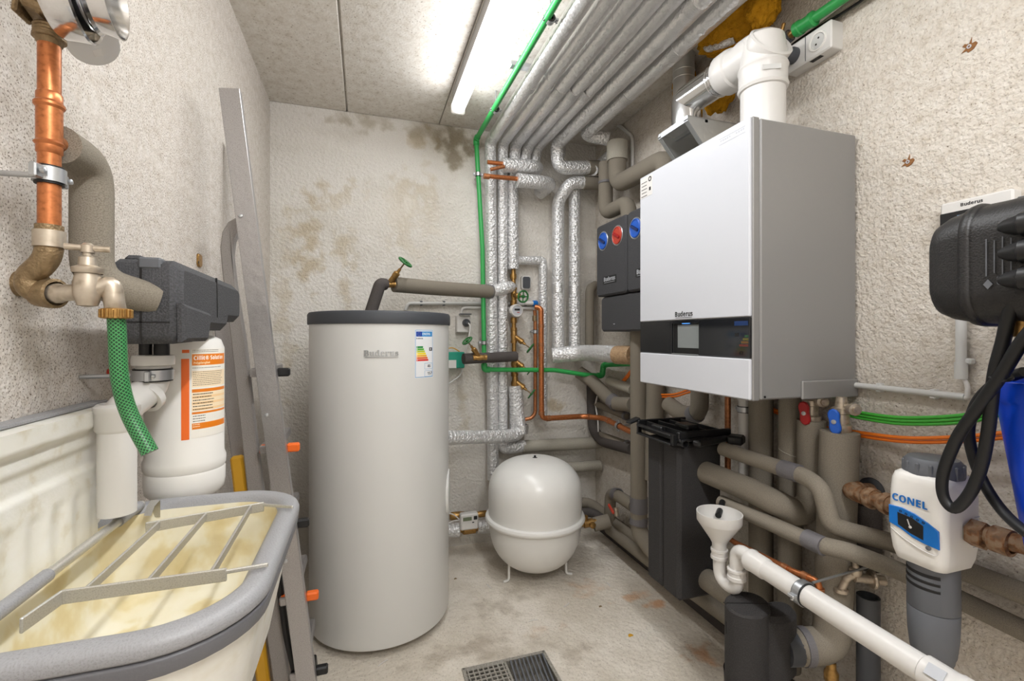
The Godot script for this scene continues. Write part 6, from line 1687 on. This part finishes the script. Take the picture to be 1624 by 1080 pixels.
	pipe_clip(Vector3(-0.344, 1.083, -0.936), UP, 0.0255, Vector3(-1, 0, 0.15), 0.095, "zinc clamp with blue grey lining on the white waste elbow", "")
	solo("wall_plug", S().lathe(Vector3(-0.439, 1.084, -1.011), RIGHT, [[0.0065, 0.0], [0.0065, 0.004], [0.003, 0.005], [0.0, 0.005]], 10), M.red, "small red wall plug behind the green hose", "wall plug")
	t = thing("wall_hook", "small flat brass plate on the left wall beside the ladder", "bracket", Vector3(-0.439, 1.358, -1.484))
	part("plate", S().prism(Shape.rrect(0.034, 0.036, 0.010), Transform3D(out, Vector3(-0.439, 1.358, -1.484)), 0.005, 0.002), M.brass, t)
	part("hole", S().lathe(Vector3(-0.434, 1.351, -1.467), RIGHT, [[0.004, 0.0], [0.0, 0.0004]], 12), M.ink, t)

func sink() -> void:
	var c := Vector3(-0.276, 0, -0.766)
	var w := 0.318
	var d := 0.456
	var t := thing("utility_sink", "white wall hung utility sink with splash back and grey rim, stained inside", "sink", Vector3(c.x, 0.5, c.z))
	var loop := func(inset: float, y: float, rad: float) -> Array:
		var row := []
		for p in Shape.rrect(w - inset * 2, d - inset * 2, rad, 10):
			row.append(Vector3(c.x + p.x, y, c.z + p.y))
		return row
	part("outer_bowl", S().skin([loop.call(0.006, 0.826, 0.098), loop.call(0.012, 0.78, 0.098), loop.call(0.035, 0.66, 0.10), loop.call(0.06, 0.58, 0.095), loop.call(0.10, 0.55, 0.055)], true, false, true), M.ceramic, t)
	part("basin", S().skin([loop.call(0.028, 0.842, 0.083), loop.call(0.036, 0.80, 0.08), loop.call(0.046, 0.73, 0.075), loop.call(0.062, 0.708, 0.06), loop.call(0.090, 0.702, 0.045), loop.call(0.13, 0.697, 0.024)], true, false, true, -1.0), M.basin_inside, t)
	part("rim_band", S().skin([loop.call(0.008, 0.812, 0.10), loop.call(0.000, 0.8115, 0.105), loop.call(-0.003, 0.814, 0.106), loop.call(-0.005, 0.829, 0.107), loop.call(-0.003, 0.832, 0.106), loop.call(0.002, 0.832, 0.105)], true), M.band_grey, t, "dark lower band of the rim")
	part("rim", S().skin([loop.call(0.002, 0.833, 0.105), loop.call(-0.003, 0.8335, 0.106), loop.call(-0.006, 0.837, 0.107), loop.call(-0.006, 0.845, 0.107), loop.call(-0.003, 0.851, 0.105), loop.call(0.004, 0.8545, 0.10), loop.call(0.014, 0.855, 0.095), loop.call(0.021, 0.852, 0.088), loop.call(0.024, 0.848, 0.085), loop.call(0.028, 0.842, 0.083)], true), M.rim_grey, t)
	# splash back, embossed
	var rows := []
	var back := []
	for i in 61:
		var y := 0.836 + 0.199 * i / 60.0
		var row := []
		var rowb := []
		for j in 121:
			var z := lerpf(-0.955, -0.53, j / 120.0)
			var e := 0.0
			e += 0.010 * smoothstep(1.000, 1.012, y)
			e -= 0.006 * smoothstep(0.0, 0.012, minf(0.985 - y, z + 0.935))
			e += 0.006 * smoothstep(0.0, 0.010, minf(minf(0.955 - y, z + 0.905), y - 0.80))
			if y < 0.945 and z > -0.895:
				e -= 0.0035 * (0.5 + 0.5 * cos((z + 0.895) * TAU / 0.048)) * smoothstep(0.0, 0.02, 0.925 - y) * smoothstep(0.0, 0.015, z + 0.890)
			var zz := z
			var corner := Vector2(maxf(0.0, -0.915 - z), maxf(0.0, y - 0.995))
			if corner.length() > 0.04:
				corner = corner.normalized() * 0.04
				zz = -0.915 - corner.x if z < -0.915 else z
				row.append(Vector3(-0.402 + e, 0.995 + corner.y if y > 0.995 else y, zz))
			else:
				row.append(Vector3(-0.402 + e, y, z))
			rowb.append(Vector3(-0.437, row[-1].y, row[-1].z))
		rows.append(row)
		back.append(rowb)
	var s := S()
	s.skin(rows, false, false, false, -1.0)
	if s.n[3000].x < 0.0:
		for i in s.n.size():
			s.n[i] = -s.n[i]
		for i in range(0, s.ix.size(), 3):
			var k := s.ix[i]
			s.ix[i] = s.ix[i + 1]
			s.ix[i + 1] = k
	for i in 60:
		for e in [0, 120]:
			s.poly([rows[i][e], rows[i + 1][e], back[i + 1][e], back[i][e]], Vector3(0, 0, -1 if e == 0 else 1))
	for j in 120:
		s.poly([rows[60][j], rows[60][j + 1], back[60][j + 1], back[60][j]], UP)
	part("splash_back", s, M.ceramic, t)
	part("sealing_strip", slab(Vector3(-0.438, 1.036, -0.955), Vector3(-0.415, 1.041, -0.53), 0.001), M.rim_grey, t)
	part("screw_cover", S().lathe(Vector3(-0.408, 0.985, -0.925), RIGHT, [[0.010, 0.0], [0.010, 0.006], [0.007, 0.010], [0.0, 0.010]], 18), M.ceramic, t)
	# hinged grate of flat bars
	t = thing("sink_grate", "hinged metal bucket grate of flat bars lying over the utility sink", "grate", Vector3(-0.196, 0.862, -0.698))
	var bar := func(called: String, a: Vector3, b: Vector3, tall: float) -> void:
		var dir := (b - a).normalized()
		var side := UP.cross(dir).normalized()
		part(called, S().box((a + b) / 2 - UP * tall * 0.3, Vector3(0.0035, tall, a.distance_to(b) + 0.002), 0.001, Basis(side, dir.cross(side), dir)), M.galv, t)
	var fa := Vector3(-0.317, 0.862, -0.839)
	var fb := Vector3(-0.165, 0.862, -0.881)
	var na := Vector3(-0.323, 0.862, -0.645)
	var nb := Vector3(-0.162, 0.862, -0.645)
	bar.call("long_bar", fa, fb, 0.016)
	bar.call("long_bar", na, nb, 0.016)
	bar.call("tongue", fb, Vector3(-0.116, 0.862, -0.854), 0.005)
	bar.call("tongue", nb, Vector3(-0.117, 0.862, -0.649), 0.005)
	bar.call("bent_end", na, Vector3(-0.33, 0.862, -0.594), 0.016)
	for q in [[0.10, 0.13], [0.48, 0.50], [0.88, 0.90]]:
		bar.call("slat", fa.lerp(fb, q[0]), na.lerp(nb, q[1]), 0.012)
	var h0 := Vector3(-0.372, 0.855, -0.965)
	var h1 := Vector3(-0.372, 0.855, -0.56)
	part("hinge_rod", S().rod(h0, h1, 0.0065), M.galv, t)
	part("sleeve", S().rod(h0.lerp(h1, 0.02), h0.lerp(h1, 0.2), 0.0085), M.rim_grey, t)
	part("sleeve", S().rod(h0.lerp(h1, 0.62), h0.lerp(h1, 0.85), 0.0085), M.rim_grey, t)
	solo("rim_clip", S().skin([[Vector3(-0.336, 0.862, -0.881), Vector3(-0.325, 0.862, -0.877)], [Vector3(-0.345, 0.866, -0.915), Vector3(-0.333, 0.866, -0.911)], [Vector3(-0.356, 0.862, -0.961), Vector3(-0.341, 0.862, -0.957)], [Vector3(-0.356, 0.862, -0.961) - Vector3(0, 0.03, 0), Vector3(-0.341, 0.862, -0.957) - Vector3(0, 0.03, 0)]], false).skin([[Vector3(-0.337, 0.861, -0.884), Vector3(-0.326, 0.861, -0.88)], [Vector3(-0.346, 0.865, -0.919), Vector3(-0.334, 0.865, -0.915)], [Vector3(-0.357, 0.861, -0.965), Vector3(-0.342, 0.861, -0.96)], [Vector3(-0.357, 0.861, -0.965) - Vector3(0, 0.03, 0), Vector3(-0.342, 0.861, -0.96) - Vector3(0, 0.03, 0)]], false, false, false, -1.0), M.galv, "small bent metal clip over the far rim of the sink", "clip")

func ladder() -> void:
	var t := thing("folding_ladder", "folded aluminium ladder with orange rung caps leaning on the left wall", "ladder", Vector3(-0.17, 0, -1.55))
	# near stile: an open channel
	var top := Vector3(-0.349, 1.818, -1.42)
	var foot := Vector3(-0.138, 0.0, -1.42)
	var up := (top - foot).normalized()
	var side := Vector3(up.y, -up.x, 0)
	var far := Vector3(-0.050, 0, -0.29)
	for e in 2:
		var o: Vector3 = far * e
		var xf := Transform3D(Basis(side, up, BACK), foot + o)
		var s := S()
		var L := top.distance_to(foot) - (0.0 if e == 0 else 0.03)
		s.box(xf * Vector3(0, L / 2, 0), Vector3(0.050, L, 0.003), 0.0012, xf.basis)
		s.box(xf * Vector3(-0.0235, L / 2, -0.012), Vector3(0.003, L, 0.026), 0.0012, xf.basis)
		s.box(xf * Vector3(0.0235, L / 2, -0.012), Vector3(0.003, L, 0.026), 0.0012, xf.basis)
		s.box(xf * Vector3(-0.018, L / 2, -0.0245), Vector3(0.010, L, 0.002), 0.0008, xf.basis)
		part("stile", s, M.alu, t)
		part("foot", S().box(xf * Vector3(0, 0.02, -0.01), Vector3(0.066, 0.04, 0.036), 0.004, xf.basis), M.black, t)
	for y in [1.475, 0.93, 0.52]:
		var p := foot.lerp(top, y / top.y)
		part("rivet", S().lathe(p + Vector3(-0.012, 0, 0.001), BACK, [[0.006, 0.0], [0.005, 0.003], [0.0, 0.004]], 12), M.zinc, t)
	# rungs with their caps
	for q in [[1.045, 1], [0.828, 0], [0.607, 1], [0.392, 0], [0.17, 1]]:
		var p := foot.lerp(top, q[0] / top.y)
		var xf := Transform3D(Basis(side, up, BACK), p)
		var b := Basis(side, up, -far.normalized())
		part("rung", S().box(p + far * 0.5 + Vector3(0, 0, -0.015), Vector3(0.044, 0.024, 0.27), 0.003, Basis(RIGHT, up, BACK)), M.alu, t)
		for e in [-1.0, 1.0]:
			part("rung_cap", S().box(p + Vector3(e * 0.036 + 0.002, 0.0, -0.04), Vector3(0.034 if e > 0 else 0.028, 0.024, 0.022), 0.004), M.orange if q[1] == 0 else M.black, t, "orange rung cap" if q[1] == 0 else "black rung cap")
	# folded strut with a bent top
	var le := [Vector3(-0.348, 1.49, -1.5), Vector3(-0.371, 1.474, -1.5), Vector3(-0.386, 1.444, -1.5), Vector3(-0.391, 1.401, -1.5), Vector3(-0.386, 1.333, -1.5), Vector3(-0.364, 1.136, -1.5), Vector3(-0.345, 0.937, -1.5), Vector3(-0.313, 0.607, -1.5), Vector3(-0.257, 0.148, -1.5)]
	var ri := [Vector3(-0.214, 0.138, -1.5), Vector3(-0.272, 0.602, -1.5), Vector3(-0.308, 0.935, -1.5), Vector3(-0.328, 1.135, -1.5), Vector3(-0.352, 1.298, -1.5), Vector3(-0.36, 1.379, -1.5), Vector3(-0.356, 1.421, -1.5), Vector3(-0.342, 1.45, -1.5)]
	var o := PackedVector2Array()
	for p in le + ri:
		o.append(Vector2(p.x, p.y))
	var d: Vector2 = (o[8] - o[7]).normalized()
	var k := o[8].y / -d.y
	o[8] += d * k
	o[9] += d * (o[9].y / -d.y)
	part("folding_strut", S().prism(o, Transform3D(Basis.IDENTITY, Vector3(0, 0, -1.525)), 0.026, 0.003), M.alu_dusty, t)
	# wide rear stile
	var xf := Transform3D(Basis(side, up, BACK), Vector3(-0.243, 0.0, -1.60))
	part("rear_stile", S().box(xf * Vector3(-0.016, 0.6, 0), Vector3(0.070, 1.2, 0.024), 0.003, xf.basis), M.alu, t)
	part("black_strap", S().tube(Shape.curve([Vector3(-0.239, 0.473, -1.47), Vector3(-0.226, 0.371, -1.47), Vector3(-0.214, 0.278, -1.47), Vector3(-0.189, 0.154, -1.47), Vector3(-0.173, 0.049, -1.47)]), 0.010, 8), M.rubber, t)
	t = thing("yellow_pole", "yellow pole leaning behind the folded ladder and the sink", "pole", Vector3(-0.2, 0, -1.52))
	var p0 := Vector3(-0.362, 0.859, -1.53)
	var p1 := Vector3(-0.296, 0.22, -1.53)
	var pd := (p1 - p0).normalized()
	part("pole", S().box((p0 + p1) / 2 + pd * 0.14, Vector3(0.034, 0.80, 0.026), 0.006, Basis(BACK, atan2(pd.x, -pd.y))), M.yellow, t)
	part("orange_grip", S().box(Vector3(-0.332, 0.289, -1.55), Vector3(0.03, 0.03, 0.03), 0.006), M.orange, t)

func floor_things() -> void:
	# floor drain: a pale square grid and a dark slotted grate in one frame
	var c := Vector3(0.47, 0, -1.475)
	var t := thing("floor_drain", "floor drain with a pale square grid and a dark slotted grate", "drain", c)
	var s := S()
	for e in [-1.0, 1.0]:
		s.box(c + Vector3(0, 0.003, e * 0.083), Vector3(0.30, 0.006, 0.012), 0.001)
		s.box(c + Vector3(e * 0.147, 0.003, 0.0), Vector3(0.012, 0.006, 0.178), 0.001)
	s.box(c + Vector3(-0.002, 0.003, 0), Vector3(0.008, 0.006, 0.16), 0.001)
	part("frame", s, M.drain, t)
	s = S()
	for e in [-1.0, 1.0]:
		s.box(c + Vector3(e * 0.144, -0.036, 0), Vector3(0.004, 0.072, 0.162), 0.0)
		s.box(c + Vector3(0, -0.036, e * 0.081), Vector3(0.288, 0.072, 0.004), 0.0)
	s.box(c + Vector3(0, -0.069, 0), Vector3(0.288, 0.004, 0.162), 0.0)
	part("gully", s, M.drain, t)
	s = S()
	for k in 8:
		s.box(c + Vector3(-0.135 + k * 0.0175, 0.004, 0), Vector3(0.0055, 0.006, 0.155), 0.001)
	for k in 9:
		s.box(c + Vector3(-0.073, 0.0042, -0.072 + k * 0.018), Vector3(0.135, 0.006, 0.0055), 0.001)
	part("square_grid", s, M.drain, t)
	for k in 9:
		part("grate_bar", S().box(c + Vector3(0.012 + k * 0.0150, 0.004, 0.0), Vector3(0.0065, 0.006, 0.150), 0.001, Basis(UP, -0.1)), M.mid_grey, t)
	# litter
	var g := RandomNumberGenerator.new()
	g.seed = 12
	for q in [[Vector3(0.062, 0, -1.679), "pale straw stalk on the floor right in front of the tank"], [Vector3(0.818, 0, -1.803), "pale straw stalk on the floor below the vessel"], [Vector3(0.647, 0, -1.744), "short pale stalk on the floor above the drain"], [Vector3(1.07, 0, -1.89), "thin pale stalk on the floor near the black separator"], [Vector3(0.544, 0, -2.047), "pale stalk on the floor between tank and vessel"]]:
		var a := g.randf() * TAU
		var v := Vector3(cos(a), 0, sin(a)) * 0.02
		var p: Vector3 = q[0] + Vector3(0, 0.002, 0)
		solo("straw", S().tube(Shape.curve([p - v, p + Vector3(v.z, 0, -v.x) * 0.15, p + v], 4), 0.0015, 6), M.pvc, q[1], "straw")
	for q in [[Vector3(0.952, 0, -1.751), 0.007, "M", "dark crumb of dirt on the floor left of the black separator"], [Vector3(0.408, 0, -2.159), 0.007, "M", "dark bent splinter on the floor right of the tank"], [Vector3(0.97, 0, -1.547), 0.011, "Y", "small yellow chip lying on the bare floor"]]:
		var rows := []
		for i in 5:
			var row := []
			for j in 9:
				var a := TAU * j / 9
				row.append(q[0] + Vector3(cos(a) * (1.0 + 0.3 * sin(j * 2.3)), 0, sin(a) * (0.7 + 0.25 * cos(j * 1.7))) * q[1] * [1.0, 1.0, 0.8, 0.5, 0.1][i] + Vector3(0, [0.0, 0.0015, 0.003, 0.0038, 0.0042][i], 0))
			rows.append(row)
		solo("floor_crumb", S().skin(rows, true, true, true), M.yellow if q[2] == "Y" else M.bronze, q[3], "debris")
